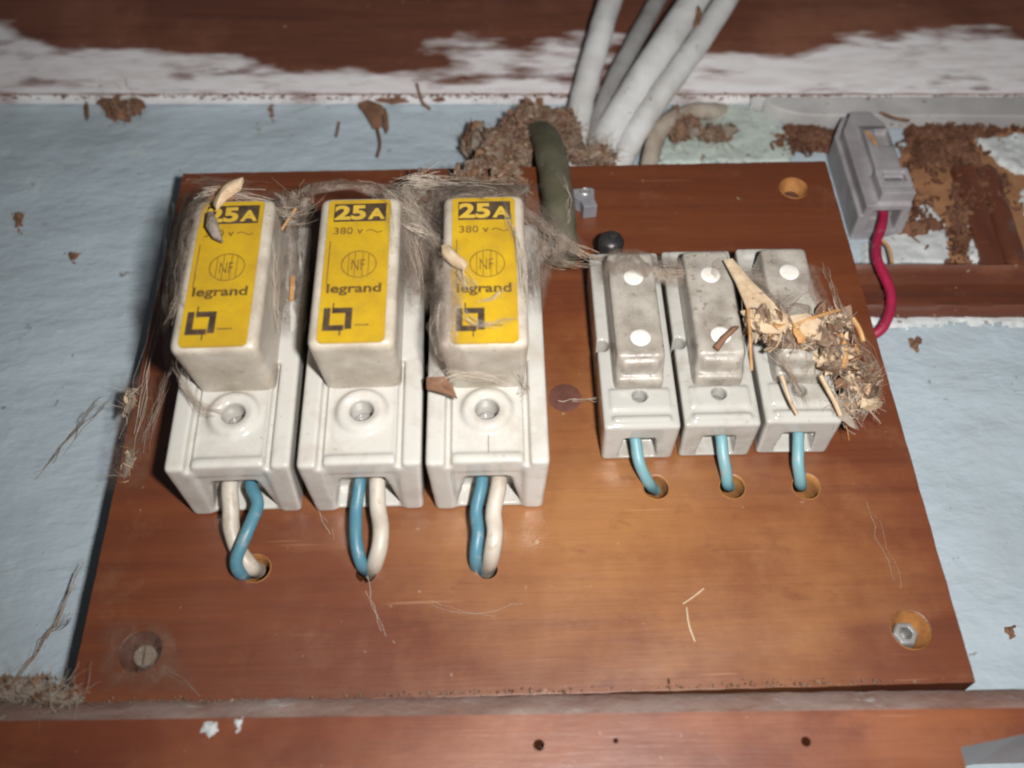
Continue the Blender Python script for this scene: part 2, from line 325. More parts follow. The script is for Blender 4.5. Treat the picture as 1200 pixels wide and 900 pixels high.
def smooth_pts(ctrl, n=8):
    P = [Vector(p) for p in ctrl]; P = [P[0] * 2 - P[1]] + P + [P[-1] * 2 - P[-2]]; out = []
    for i in range(1, len(P) - 2):
        for k in range(n):
            t = k / n; a, b_, c, d = P[i - 1:i + 3]
            out.append(0.5 * ((2 * b_) + (c - a) * t + (2 * a - 5 * b_ + 4 * c - d) * t * t + (3 * b_ - a - 3 * c + d) * t ** 3))
    out.append(P[-2]); return out

def finish(me, mat, smooth=True, bevel=0.0, angle=35, segs=2, recalc=True):
    bm = bmesh.new(); bm.from_mesh(me)
    if recalc: bmesh.ops.recalc_face_normals(bm, faces=bm.faces)
    if bevel > 0:
        ed = [e for e in bm.edges if len(e.link_faces) == 2 and e.calc_face_angle(0) > math.radians(angle)]
        bmesh.ops.bevel(bm, geom=ed, offset=bevel, segments=segs, profile=0.6, affect='EDGES', clamp_overlap=True)
    for v in bm.verts: v.co *= CM
    for f in bm.faces: f.smooth = smooth
    if smooth:
        for e in bm.edges:
            if len(e.link_faces) == 2 and e.calc_face_angle(0) > math.radians(50): e.smooth = False
    bm.to_mesh(me); bm.free(); me.materials.clear(); me.materials.append(MAT[mat]); return me
def put(name, me, parent=None, loc=(0, 0, 0), label=None, cat=None, group=None, kind=None):
    o = bpy.data.objects.new(name, me); col.objects.link(o); o.location = Vector(loc) * CM
    if parent: o.parent = parent
    tag(o, label, cat, group, kind); return o
def tag(o, label=None, cat=None, group=None, kind=None):
    for k_, v_ in (('label', label), ('category', cat), ('group', group), ('kind', kind)):
        if v_: o[k_] = v_
def build(mb, name, mat, parent=None, loc=(0, 0, 0), smooth=True, bevel=0.0, segs=2, recalc=True, **kw):
    return put(name, finish(mb.mesh(name), mat, smooth, bevel, 35, segs, recalc), parent, loc, **kw)
def empty(name, loc, label, cat, group=None):
    o = bpy.data.objects.new(name, None); o.empty_display_size = 0.01; col.objects.link(o); o.location = Vector(loc) * CM
    tag(o, label, cat, group); return o
def evaluated(me, mods):
    """mesh after modifiers (in cm)"""
    o = bpy.data.objects.new('tmp', me); col.objects.link(o)
    for t, kw in mods:
        md = o.modifiers.new(t, t)
        for a, v_ in kw.items(): setattr(md, a, v_)
    dg = bpy.context.evaluated_depsgraph_get(); dg.update()
    r = bpy.data.meshes.new_from_object(o.evaluated_get(dg))
    bpy.data.objects.remove(o); return r
def carve(me, cut):
    co = bpy.data.objects.new('cut', cut); col.objects.link(co)
    r = evaluated(me, [('BOOLEAN', dict(operation='DIFFERENCE', object=co, solver='EXACT', use_self=True))])
    bpy.data.objects.remove(co); return r
def glazed(solid, cut, voxel, it, bev=0.0):
    """union of solids, softened like moulded and glazed porcelain"""
    a = solid.mesh('a')
    if bev: a = evaluated(a, [('BEVEL', dict(width=bev, segments=3, limit_method='ANGLE', angle_limit=math.radians(55)))])
    if cut: a = carve(a, cut.mesh('c'))
    return evaluated(a, [('REMESH', dict(mode='VOXEL', voxel_size=voxel)), ('SMOOTH', dict(factor=0.5, iterations=it))])
def copy_tree(o, parent=None):
    c = o.copy(); col.objects.link(c); c.parent = parent
    for ch in [q for q in bpy.data.objects if q.parent == o]: copy_tree(ch, c)
    return c

def relief(poly, d, hmax, res, edge, mat, name, amp=0.5, fr=1.5, jag=0.15, seed=0, **kw):
    """a lump, crust or paint film with a ragged outline lying on a plane d; poly in (x, z)"""
    xs = [p[0] for p in poly]; zs = [p[1] for p in poly]; x0, x1, z0, z1 = min(xs) - 0.3, max(xs) + 0.3, min(zs) - 0.3, max(zs) + 0.3
    nx = max(3, int((x1 - x0) / res)); nz = max(3, int((z1 - z0) / res)); n = len(poly)
    def sd(x, z):
        ins = False; dm = 1e9
        for i in range(n):
            ax, az = poly[i]; bx, bz = poly[(i + 1) % n]
            if (az > z) != (bz > z) and x < (bx - ax) * (z - az) / (bz - az) + ax: ins = not ins
            L = (bx - ax) ** 2 + (bz - az) ** 2; t = max(0, min(1, ((x - ax) * (bx - ax) + (z - az) * (bz - az)) / L)) if L else 0
            dm = min(dm, math.hypot(x - ax - t * (bx - ax), z - az - t * (bz - az)))
        return dm if ins else -dm
    vs = []; keep = {}
    for j in range(nz + 1):
        for i in range(nx + 1):
            x = x0 + (x1 - x0) * i / nx; z = z0 + (z1 - z0) * j / nz
            q = Vector((x, seed * 7.3, z))
            s_ = sd(x, z) + jag * noise.fractal(q * fr * 2.2, 0.8, 2.1, 5)
            h_ = hmax * min(1.0, s_ / edge) * (1 + amp * noise.fractal(q * fr * 2 + Vector((9, 0, 0)), 0.8, 2.1, 6)) if s_ > 0 else s_ * hmax / edge
            if h_ > -hmax * 0.6: keep[(i, j)] = len(vs); vs.append((x, -(d + max(h_, -0.03)), z))
    fs = [tuple(keep[k_] for k_ in q) for q in (((i, j), (i + 1, j), (i + 1, j + 1), (i, j + 1)) for j in range(nz) for i in range(nx)) if all(k_ in keep for k_ in q)]
    mb = MB(); mb.add(vs, fs)
    return build(mb, name, mat, recalc=False, **kw)
def pxpoly(pts, d): return [((lambda p: (p.x, p.z))(at(x, y, d))) for x, y in pts]

# ================================================================ the setting
WD = -1.7                                    # wall plane, 1.7 cm behind the face of the board
HOUSE = math.radians(1.55)                   # the house's trim runs slightly askew to the board
mb = MB(); mb.box(-60, 60, WD - 1, WD, -40, 60)
build(mb, 'wall', 'wall', smooth=False, kind='structure', label='pale blue painted plaster wall behind the board')

def tilted(o, pivot):
    o.location = Vector(pivot) * CM; o.rotation_euler = (0, HOUSE, 0)
# beam along the top
p = at(600, 110, -1.25)
mb = MB(); mb.box(-45, 45, -1.66, -1.25, 0, 14)
o = build(mb, 'wooden_beam', 'beam', bevel=0.05, label='brown wooden beam with ragged white paint along its lower edge', cat='beam'); tilted(o, (p.x, 0, p.z))
# dirt line along the joint under the beam
mb = MB()
for i in range(420):
    x = random.uniform(-17, 17)
    mb.chip((x, 1.28 + random.uniform(-0.06, 0.12), -0.03 + random.gauss(0, 0.03)), random.uniform(0.04, 0.20), random.uniform(0.02, 0.06), 0.02, (random.gauss(0, 0.5), random.gauss(0, 0.12), random.gauss(0, 0.3)))
mb.tube([(x_ * 0.4 - 20, 1.25 + 0.02 * noise.noise(Vector((x_, 0, 1))), -0.015 + 0.03 * noise.noise(Vector((x_ * 0.5, 3, 0)))) for x_ in range(100)], [0.022 + 0.016 * noise.noise(Vector((x_ * 1.7, 0, 0))) for x_ in range(100)], 5)
o = build(mb, 'joint_dirt', 'bark', smooth=False, label='dark crumbs of dirt along the joint under the beam', cat='dirt', kind='stuff'); tilted(o, (p.x, 0, p.z))
# painted batten under the beam at the right
q = at(880, 113, -1.2)
mb = MB(); poly = [(0, 0)] + [(0.35 + 1.6 * (1 - math.cos(a)) , -0.80 * math.sin(a)) for a in [0.1 * k for k in range(1, 15)]] + [(14, -0.86), (14, 0)]
mb.prism(poly, -1.66, -1.15)
o = build(mb, 'painted_batten', 'batten_paint', bevel=0.09, segs=3, label='thin white painted batten under the beam above the grey connector', cat='batten'); tilted(o, (q.x, 0, q.z - 0.06))
# rail under the board
p = at(600, 837, 0.5); RT = HOUSE * 0.55
RX = at(1129, 885, 0.5).x - p.x
mb = MB(); mb.prism([(-30, 0), (30, 0), (30, -0.2), (at(1200, 864, .5).x - p.x, -0.46), (RX, -0.66), (RX, -8), (-30, -8)], -1.65, 0.5)
cut = MB()
for (px, py, r) in ((632, 873, 0.10), (945, 869, 0.085), (722, 868, 0.045)):
    h = at(px, py, 0.5); x = h.x - p.x; z = h.z - p.z + (h.x - p.x) * math.tan(RT)
    cut.lathe(x, z, [(r, -0.3), (r, 0.8)], 16)
rail = empty('wooden_rail', (p.x, 0, p.z), 'red-brown wooden rail running under the whole board', 'rail'); rail.rotation_euler = (0, RT, 0)
me = carve(mb.mesh('r'), cut.mesh('c')); put('plank', finish(me, 'rail', False), rail)
mb = MB(); n = 240; vs = []; fs = []
for i in range(n + 1):
    x = -30 + 60 * i / n
    for k, (d, z) in enumerate(((0.502, -0.004), (0.42, 0.09), (0.28, 0.22), (0.06, 0.44), (-0.12, 0.50))):
        e = 0.035 * noise.fractal(Vector((x * 1.3, k * 0.6, 3)), 0.8, 2, 4); vs.append((x, -(d + (e if 0 < k < 4 else 0)), z + (e if k else 0)))
for i in range(n):
    for k in range(4): a = i * 5 + k; fs.append((a, a + 1, a + 6, a + 5))
mb.add(vs, fs); build(mb, 'chamfered_edge', 'rail_dust', rail, label='dusty chamfered upper edge of the rail')

# peeled corner at the right: mouldings, paint film, earth
def strip(name, mat, pts, wdt, d0, grooves, label, cat):
    """straight moulding from point to point on the wall with a grooved section"""
    a, b_ = Vector((pts[0][0], 0, pts[0][1])), Vector((pts[1][0], 0, pts[1][1])); L = (b_ - a).length
    prof = [(0, 0.02)]; st = wdt / grooves
    for g in range(grooves):
        prof += [(g * st + 0.04, 0.26 + 0.10 * (g % 2)), (g * st + st * 0.5, 0.40 - 0.07 * (g % 3)), (g * st + st - 0.10, 0.30), (g * st + st - 0.04, 0.10)]
    prof += [(wdt, 0.02)]
    vs = []; fs = []; n = len(prof); m_ = 24
    for i in range(m_ + 1):
        for (z, h) in prof: vs.append((L * i / m_, -(h + 0.03 * noise.noise(Vector((L * i / m_ * 2, z * 3, wdt)))), -z))
    for i in range(m_):
        for k_ in range(n - 1): a2 = i * n + k_; fs.append((a2, a2 + n, a2 + n + 1, a2 + 1))
    mb = MB(); mb.add(vs, fs)
    o = build(mb, name, mat, label=label, cat=cat, loc=(a.x, -d0, a.z))
    o.rotation_euler = (0, -math.atan2(b_.z - a.z, b_.x - a.x), 0); return o
A, B = at(985, 314, -1.7), at(1240, 314, -1.7)
strip('grooved_moulding', 'moulding', ((A.x, A.z), (B.x, B.z)), 1.75, -1.72, 4, 'dark red-brown grooved moulding running level to the right edge below the connector', 'moulding')
A, B = at(1166, 205, -1.7), at(1204, 322, -1.7)
strip('slanting_moulding', 'moulding', ((A.x, A.z), (B.x, B.z)), 1.35, -1.72, 2, 'dark red-brown moulding slanting down to meet the level moulding', 'moulding')
relief(pxpoly([(1065, 150), (1200, 140), (1240, 300), (1180, 318), (1120, 318), (1060, 300), (1040, 240)], WD), WD, 0.10, 0.07, 0.12, 'tan_board', 'bared_board', 0.3, 1.2, 0.12, 1, label='tan bared board under the peeled paint beside the connector', cat='bared board')
for nm, pts, lab, mt_, hm in (
    ('paint_flake', [(1060, 268), (1082, 236), (1108, 266), (1114, 314), (1008, 318), (1010, 288)], 'chipped white paint film above the level moulding beside the red wire', 'flaking_paint', 0.16),
    ('paint_flake', [(1132, 262), (1150, 258), (1172, 312), (1150, 318), (1130, 306)], 'narrow strip of chipped white paint left of the slanting moulding', 'flaking_paint', 0.20),
    ('paint_flake', [(1138, 166), (1210, 160), (1215, 216), (1180, 204), (1155, 186)], 'white paint left under the batten at the right edge', 'flaking_paint', 0.22),
    ('paint_flake', [(1190, 226), (1215, 222), (1215, 260), (1198, 256)], 'small white paint patch beside the slanting moulding at the right edge', 'flaking_paint', 0.2),
    ('paint_flake', [(790, 128), (850, 122), (905, 135), (930, 175), (925, 192), (770, 195), (775, 160)], 'mint white flaking paint between the tan cable and the connector', 'mint_paint', 0.10),
    ('paint_flake', [(1012, 372), (1080, 370), (1215, 368), (1215, 384), (1120, 380), (1060, 386), (1020, 382)], 'pinkish line of old paint under the level moulding', 'flaking_paint', 0.08)):
    relief(pxpoly(pts, WD), WD + 0.02, hm, 0.06, 0.08, mt_, nm, 0.25, 2.0, 0.10, pts[0][0] * 0.01, label=lab, cat='paint flake', group='flaking paint patches')
relief(pxpoly([(1058, 148), (1150, 150), (1195, 158), (1140, 172), (1160, 200), (1190, 218), (1150, 240), (1125, 225), (1112, 190), (1090, 200), (1060, 205)], WD), WD, 0.30, 0.05, 0.30, 'mud', 'mud_crust', 0.45, 1.5, 0.18, 3, label='crumbly brown earth crust on the wall right of the grey connector', cat='mud')
relief(pxpoly([(1108, 215), (1140, 222), (1146, 262), (1135, 312), (1112, 300), (1115, 262)], WD), WD, 0.26, 0.05, 0.25, 'mud', 'mud_crust', 0.4, 1.5, 0.15, 4, label='brown earth crust running down to the level moulding', cat='mud')
relief(pxpoly([(1040, 268), (1075, 262), (1105, 262), (1108, 276), (1070, 284), (1040, 282)], WD), WD + 0.05, 0.35, 0.05, 0.2, 'mud', 'mud_tube', 0.5, 2.4, 0.08, 5, label='thin crumbly mud tube beside the connector mouth', cat='mud')
relief(pxpoly([(912, 148), (950, 146), (985, 155), (975, 182), (935, 178), (915, 165)], WD), WD, 0.28, 0.05, 0.3, 'mud', 'mud_crust', 0.4, 1.5, 0.15, 6, label='brown earth crust left of the grey connector above the board', cat='mud')
mb = MB()
for px, py, rx, ry, n_ in ((1100, 175, 40, 28, 420), (1150, 225, 34, 20, 220), (1125, 270, 14, 34, 140), (945, 163, 28, 14, 170), (1130, 150, 70, 8, 140), (1080, 240, 20, 30, 60)):
    for i in range(n_):
        p_ = at(px + random.gauss(0, rx * 0.5), py + random.gauss(0, ry * 0.5), WD + random.uniform(0.12, 0.34)); L = random.uniform(0.05, 0.30); mb.chip(p_, L, L * random.uniform(0.25, 0.7), 0.03)
build(mb, 'mud_crumbs', 'mud', smooth=False, label='loose brown crumbs over the earth crust beside the connector', cat='dirt', kind='stuff')
for nm_, (px, py), s_, lab in (('mud_spot', (132, 122), (26, 24), 'largest brown dirt clump hanging under the beam at the left'), ('mud_spot', (22, 262), (7, 12), 'brown smear on the blue wall at the far left'),
        ('mud_spot', (86, 302), (9, 5), 'small brown smear on the blue wall left of the board'), ('mud_spot', (1072, 404), (8, 8), 'small dark dirt blob on the wall below the moulding'), ('mud_spot', (318, 126), (5, 16), 'thin brown dirt drip under the beam above the first fuse'),
        ('mud_spot', (1184, 742), (5, 9), 'small dark fleck on the wall right of the board corner')):
    relief(pxpoly([(px - s_[0], py - s_[1]), (px + s_[0], py - s_[1]), (px + s_[0] * 0.5, py), (px + s_[0] * 0.2, py + s_[1]), (px - s_[0] * 0.4, py + s_[1] * 0.4)], WD), WD, 0.16, 0.03, 0.12, 'bark', nm_, 0.6, 4, 0.10, px, label=lab, cat='dirt', group='dirt spots on the wall')

# ================================================================ the mounting board
BW = 8.3; BH = 13.57; poly = []
def edge(ax, az, bx, bz, n, j):
    for i in range(n):
        t = i / n; e = j * noise.fractal(Vector((ax + t * (bx - ax), az + t * (bz - az), 1)) * 1.8, 0.8, 2.1, 4)
        poly.append((ax + t * (bx - ax) + (e if ax == bx else 0), az + t * (bz - az) + (e if az == bz else 0)))
edge(-BW, 0, BW, 0, 90, 0.015); edge(BW, 0, BW, BH, 90, 0.018); edge(BW, BH, -BW, BH, 90, 0.014); edge(-BW, BH, -BW, 0, 90, 0.016)
mb = MB(); mb.prism(poly, -1.25, 0.0)
HOLES = [(-5.19, 2.62, 0.31, 0.26), (-3.02, 2.46, 0.20, 0.0), (-0.64, 2.47, 0.20, 0.0), (2.87, 4.18, 0.29, 0.25), (4.44, 4.15, 0.29, 0.25), (5.97, 4.12, 0.31, 0.26)]
SINKS = [(7.29, 12.63, 0.37, 0.2), (7.36, 1.02, 0.39, 0.25), (-7.14, 1.0, 0.40, 0.22), (-7.2, 12.7, 0.40, 0.22)]
cut = MB()
for x, z, R_, r_ in HOLES: cut.lathe(x, z, [(R_, -2), (R_, 1)], 28)
for x, z, R_, r_ in SINKS: cut.lathe(x, z, [(R_, -2), (R_, 1)], 32)
board = empty('mounting_board', (0, 0, 0), 'varnished brown plywood board that carries all six fuses', 'board')
me = carve(mb.mesh('b'), cut.mesh('c')); bm = bmesh.new(); bm.from_mesh(me)
ed = [e for e in bm.edges if all(abs(v.co.y) < 1e-4 for v in e.verts) and len(e.link_faces) == 2 and e.calc_face_angle(0) > 1.2]
bmesh.ops.bevel(bm, geom=ed, offset=0.045, segments=2, profile=0.5, affect='EDGES', clamp_overlap=True); bm.to_mesh(me); bm.free()
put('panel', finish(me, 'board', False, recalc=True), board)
for x, z, R_, r_ in HOLES:
    if r_:
        mb = MB(); mb.lathe(x, z, [(R_ + 0.012, -1.2), (R_ + 0.012, -0.03), (R_ - 0.01, 0.006), (R_ - 0.03, -0.01), (r_ + 0.01, -0.20), (r_, -1.2)], 28, True)
        build(mb, 'hole_rim', 'raw_wood', board)
for i, (x, z, R_, r_) in enumerate(SINKS):
    mb = MB(); mb.lathe(x, z, [(R_ + 0.012, -1.2), (R_ + 0.012, -0.03), (R_ - 0.012, 0.006), (r_ + 0.02, -0.36), (r_, -0.40), (r_, -1.2)], 32, True)
    build(mb, 'countersink', 'filler' if i == 2 else 'raw_wood', board)
mb = MB(); mb.lathe(7.28, 0.98, [(0.25, -0.9), (0.25, -0.10), (0.22, -0.06)], 6); mb2 = MB(); mb2.lathe(7.28, 0.98, [(0.13, -0.5), (0.13, 0.2)], 6)
put('screw_head', finish(carve(mb.mesh('s'), mb2.mesh('c')), 'zinc', False, 0.012), board)
mb = MB(); mb.lathe(7.29, 12.60, [(0.21, -0.9), (0.21, -0.30), (0.15, -0.26)], 20); build(mb, 'screw_head', 'filler', board, bevel=0.02)
mb = MB(); mb.lathe(-7.12, 0.98, [(0.21, -0.9), (0.21, -0.16), (0.17, -0.12)], 20); mb2 = MB(); mb2.box(-7.14, -7.10, -0.2, 0.1, 0.7, 1.3)
put('screw_head', finish(carve(mb.mesh('s'), mb2.mesh('c')), 'felt', False), board)
c_ = at(662, 466, 0); mb = MB(); mb.lathe(c_.x, c_.z, [(0.36, -0.2), (0.36, 0.004), (0.33, 0.008)], 30); build(mb, 'filled_hole', 'filler', board)

# ================================================================ big fuse holders
def text_mesh(body, size, sx=1.0, off=0.0, sp=1.0, align='LEFT'):
    cu = bpy.data.curves.new('t', 'FONT'); cu.body = body; cu.size = size; cu.offset = off; cu.space_character = sp; cu.align_x = align
    cu.extrude = 0.0035; cu.resolution_u = 5
    o = bpy.data.objects.new('t', cu); col.objects.link(o); dg = bpy.context.evaluated_depsgraph_get(); dg.update()
    me = bpy.data.meshes.new_from_object(o.evaluated_get(dg)); bpy.data.objects.remove(o)
    vs = [(v.co.x * sx, v.co.y, v.co.z) for v in me.vertices]; fs = [tuple(p.vertices) for p in me.polygons]
    return vs, fs
def put_text(mb, body, x, z, d, size, sx=1.0, off=0.0, sp=1.0, align='LEFT'):
    vs, fs = text_mesh(body, size, sx, off, sp, align); mb.add([(x + a, -(d + c), z + b_) for a, b_, c in vs], fs)

H = 6.05      # holder height
def make_big():
    t = empty('fuse_holder', (0, 0, 0), '-', 'fuse holder', 'large fuse holders with yellow labels')
    s = MB()
    for sg in (-1, 1):                                                 # side walls, wider towards the front
        x0, x1 = (0.66, 1.09) if sg > 0 else (-1.09, -0.66)
        P = [(x0, 0, 0), (x1, 0, 0), (x1, 0, H), (x0, 0, H)]; ox = 0.09 * sg
        Q = [(0.80 * sg if False else (x0 if sg > 0 else x0 + ox), -1.93, -0.02), (x1 + (ox if sg > 0 else 0), -1.93, -0.02), (x1 + (ox if sg > 0 else 0), -1.93, H), (x0 if sg > 0 else x0 + ox, -1.93, H)]
        s.add(P + Q, [(3, 2, 1, 0), (4, 5, 6, 7), (0, 1, 5, 4), (1, 2, 6, 5), (2, 3, 7, 6), (3, 0, 4, 7)])
    s.box(-0.70, 0.70, 0.0, 0.95, 0.05, H - 0.05)                     # floor
    s.box(-0.71, 0.71, 0.02, 1.86, 0.04, 1.95)                        # terminal block
    s.box(-0.69, 0.69, 1.50, 1.95, 0.02, 0.24)                        # lip
    s.box(-0.70, 0.70, 0.03, 1.86, H - 0.9, H - 0.06)
    s.lathe(0, 1.20, [(0.52, 1.0), (0.52, 1.90), (0.45, 2.00), (0.36, 2.00), (0.30, 1.96)], 40)
    c = MB()
    c.lathe(0, 1.20, [(0.235, 1.35), (0.235, 2.6)], 32)
    c.box(-0.64, 0.64, 0.16, 1.30, -0.4, 0.50, -0.22)                 # wire mouth
    for sg in (-1, 1):
        c.box(sg * 0.745 - 0.06, sg * 0.745 + 0.06, 1.76, 2.2, -0.3, 2.4)      # groove beside the pad
        c.add([(sg * 1.02, 0.3, -0.25), (sg * 1.5, 0.3, -0.25), (sg * 1.5, 0.3, 0.25), (sg * 1.02, -2.3, -0.25), (sg * 1.5, -2.3, -0.25), (sg * 1.5, -2.3, 0.25)],
              [(0, 1, 2), (3, 5, 4), (0, 3, 4, 1), (1, 4, 5, 2), (2, 5, 3, 0)] if sg > 0 else [(0, 2, 1), (3, 4, 5), (0, 1, 4, 3), (1, 2, 5, 4), (2, 0, 3, 5)])
    base = put('base', finish(glazed(s, c, 0.032, 16, 0.07), 'porcelain'), t)
    mb = MB(); mb.lathe(0, 1.20, [(0.21, 1.0), (0.21, 1.50), (0.17, 1.54)], 20); cc = MB(); cc.box(-0.3, 0.3, 1.46, 1.7, 1.175, 1.225)
    put('terminal_screw', finish(carve(mb.mesh('s'), cc.mesh('c')), 'zinc', False), base)
    # carrier: a plug with rounded shoulders that holds the cartridge
    s = MB(); s.box(-0.72, 0.72, 0.95, 3.72, 1.92, 5.35, 0.09, -0.50, -0.15)
    s.box(-0.80, 0.80, 0.95, 1.75, 1.98, 5.45)
    c = MB()
    for sg in (-1, 1): c.box(sg * 0.92 - 0.13, sg * 0.92 + 0.13, 2.0, 3.35, 1.9, 5.1)
    me = glazed(s, c, 0.035, 22, 0.15)
    ca = put('carrier', finish(me, 'carrier'), t)
    FD = 3.735                                                        # label plane
    mb = MB(); r = 0.10; W2, Z0, Z1 = 0.62, 1.50, 5.06; pl = []
    for cx, cz, a0 in ((W2 - r, Z1 - r, 0), (-W2 + r, Z1 - r, 90), (-W2 + r, Z0 + r, 180), (W2 - r, Z0 + r, 270)):
        for k_ in range(6): a = math.radians(a0 + 18 * k_); pl.append((cx + r * math.cos(a), cz + r * math.sin(a)))
    mb.prism(pl, FD - 0.06, FD); build(mb, 'label', 'yellow', ca, smooth=False)
    mb = MB(); mb.box(-0.50, 0.53, FD - 0.02, FD + 0.006, 4.47, 4.95); build(mb, 'rating_block', 'black_ink', ca, smooth=False)
    mb = MB(); put_text(mb, '25', -0.485, 4.535, FD + 0.007, 0.51, 1.22, 0.020, 1.02); put_text(mb, 'A', 0.20, 4.535, FD + 0.007, 0.38, 1.12, 0.016)
    build(mb, 'rating_figures', 'yellow_ink', ca, smooth=False)
    mb = MB(); put_text(mb, '380 v', -0.49, 4.14, FD + 0.001, 0.25, 1.0, 0.004, 1.05)
    wv = [(0.16 + 0.012 * i, -(FD + 0.006), 4.20 + 0.035 * math.sin(i / 26 * 2 * math.pi)) for i in range(27)]; mb.tube(wv, 0.012, 4)
    mb.box(-0.535, -0.515, FD - 0.02, FD + 0.004, 2.85, 3.95)
    build(mb, 'voltage_print', 'faded_ink', ca, smooth=False)
    mb = MB(); cz = 3.35; ring = [(0.06 + 0.33 * math.cos(a), -(FD + 0.003), cz + 0.33 * math.sin(a)) for a in [2 * math.pi * k_ / 48 for k_ in range(49)]]
    mb.tube(ring, 0.011, 4)
    put_text(mb, 'NF', -0.10, cz - 0.15, FD + 0.001, 0.40, 0.55, 0.0, 1.0)
    for xx in (-0.14, -0.02, 0.13, 0.24):
        hh_ = math.sqrt(max(0, 0.33 ** 2 - (xx - 0.06) ** 2)); mb.box(xx - 0.007, xx + 0.007, FD - 0.02, FD + 0.004, cz - hh_, cz + hh_)
    build(mb, 'approval_mark', 'faded_ink', ca, smooth=False)
    mb = MB(); put_text(mb, 'legrand', -0.53, 2.66, FD + 0.001, 0.30, 1.16, 0.008, 1.02); build(mb, 'maker_lettering', 'brown_ink', ca, smooth=False)
    mb = MB(); x0, z0, e, wd = -0.53, 1.76, 0.53, 0.125; F1 = FD + 0.005                # emblem: two interlocked angle pieces with ticks
    mb.prism([(x0, z0), (x0 + e - 0.145, z0), (x0 + e - 0.145, z0 + wd), (x0 + wd, z0 + wd), (x0 + wd, z0 + e), (x0, z0 + e)], FD - 0.02, F1)
    mb.prism([(x0 + 0.155, z0 + e), (x0 + e, z0 + e), (x0 + e, z0 + 0.03), (x0 + e - wd, z0 + 0.03), (x0 + e - wd, z0 + e - wd), (x0 + 0.155, z0 + e - wd)], FD - 0.02, F1)
    mb.box(x0 + 0.16, x0 + 0.185, FD - 0.02, F1, z0 + e - 0.03, z0 + e + 0.12); mb.box(x0 + 0.31, x0 + 0.335, FD - 0.02, F1, z0 - 0.12, z0 + 0.03)
    mb.box(0.05, 0.32, FD - 0.02, F1 - 0.002, z0 + 0.11, z0 + 0.13)
    build(mb, 'emblem', 'black_ink', ca, smooth=False)
    return t, ca
big, bigca = make_big()
BIG = [(-5.47, 3.80, 'leftmost large fuse holder, yellow 25A label, pale seed husk lying across its figures', -0.8, 0.0),
       (-3.00, 3.80, 'middle large fuse holder with the cleanest yellow 25A label', -0.3, -0.6),
       (-0.58, 3.77, 'large fuse holder beside the olive cable, yellow 25A label streaked with web', 0.3, 0.6)]
bigs = [big] + [copy_tree(big) for _ in BIG[1:]]
for o, (x, z, lab, rz, cr) in zip(bigs, BIG):
    o.location = Vector((x, 0, z)) * CM; o.rotation_euler = (0, math.radians(rz), 0); o['label'] = lab
    for c in [q for q in bpy.data.objects if q.parent == o and q.name.startswith('carrier')]: c.rotation_euler = (math.radians(cr), 0, 0)

mb = MB(); mb.tube([(0.02 + 0.015 * noise.noise(Vector((k_, 0, 0))), -1.878, 0.66 - 0.075 * k_) for k_ in range(8)], 0.007, 4)
build(mb, 'hairline_crack', 'filler', bigs[2], label='dark hairline crack below the screw well')
# ================================================================ small fuse holders
HS = 4.62
def make_small():
    t = empty('small_fuse_holder', (0, 0, 0), '-', 'fuse holder', 'small fuse holders with grey carriers')
    s = MB(); s.box(-0.74, 0.74, 0.0, 1.28, 0.0, HS, 0.035)
    s.box(-0.60, 0.60, 1.1, 1.36, 0.10, 0.26); s.box(-0.62, 0.62, 1.1, 1.34, 0.40, 0.92); s.box(-0.62, 0.62, 1.1, 1.34, HS - 0.3, HS - 0.05)
    c = MB(); c.box(-0.40, 0.40, 0.12, 0.84, -0.3, 0.42, -0.08); c.lathe(0, 0.74, [(0.155, 0.9), (0.155, 1.8)], 24)
    c.lathe(-0.66, 2.05, [(0.15, 0.6), (0.15, 1.8)], 20)
    c.box(-0.44, 0.44, 1.305, 1.6, 0.30, 0.345)
    base = put('base', finish(glazed(s, c, 0.027, 12, 0.06), 'porcelain_small'), t)
    mb = MB(); mb.lathe(0, 0.74, [(0.14, 0.7), (0.14, 1.02), (0.11, 1.05)], 16); build(mb, 'terminal_screw', 'zinc', base)
    s = MB(); s.box(-0.52, 0.52, 1.0, 2.10, 0.98, 4.10, -0.03, 0.20, -0.20); s.box(-0.50, 0.50, 1.0, 1.62, 0.92, 1.20); s.box(-0.40, 0.40, 1.3, 2.0, 1.06, 4.0)
    c = MB()
    for sg in (-1, 1): c.box(sg * 0.60 - 0.12, sg * 0.60 + 0.12, 1.45, 1.85, 1.3, 3.9)
    ca = put('carrier', finish(glazed(s, c, 0.028, 14, 0.09), 'carrier_small'), t)
    for z in (1.62, 3.20):
        mb = MB()
        mb.lathe(0.02, z, [(0.205, 2.0), (0.205, 2.112), (0.19, 2.122), (0.08, 2.126)], 28); build(mb, 'contact_disc', 'enamel', ca)
    return t
sm = make_small()
SMALL = [(2.52, 4.85, 'small fuse holder nearest the large fuses, two white discs showing', 0.2), (4.14, 4.87, 'middle small fuse holder with a straw hanging over its carrier', 0.4), (5.78, 4.90, 'small fuse holder at the right half buried under the straw clump', 1.0)]
sms = [sm] + [copy_tree(sm) for _ in SMALL[1:]]
for o, (x, z, lab, rz) in zip(sms, SMALL):
    o.location = Vector((x, 0, z)) * CM; o.rotation_euler = (0, math.radians(rz), 0); o['label'] = lab

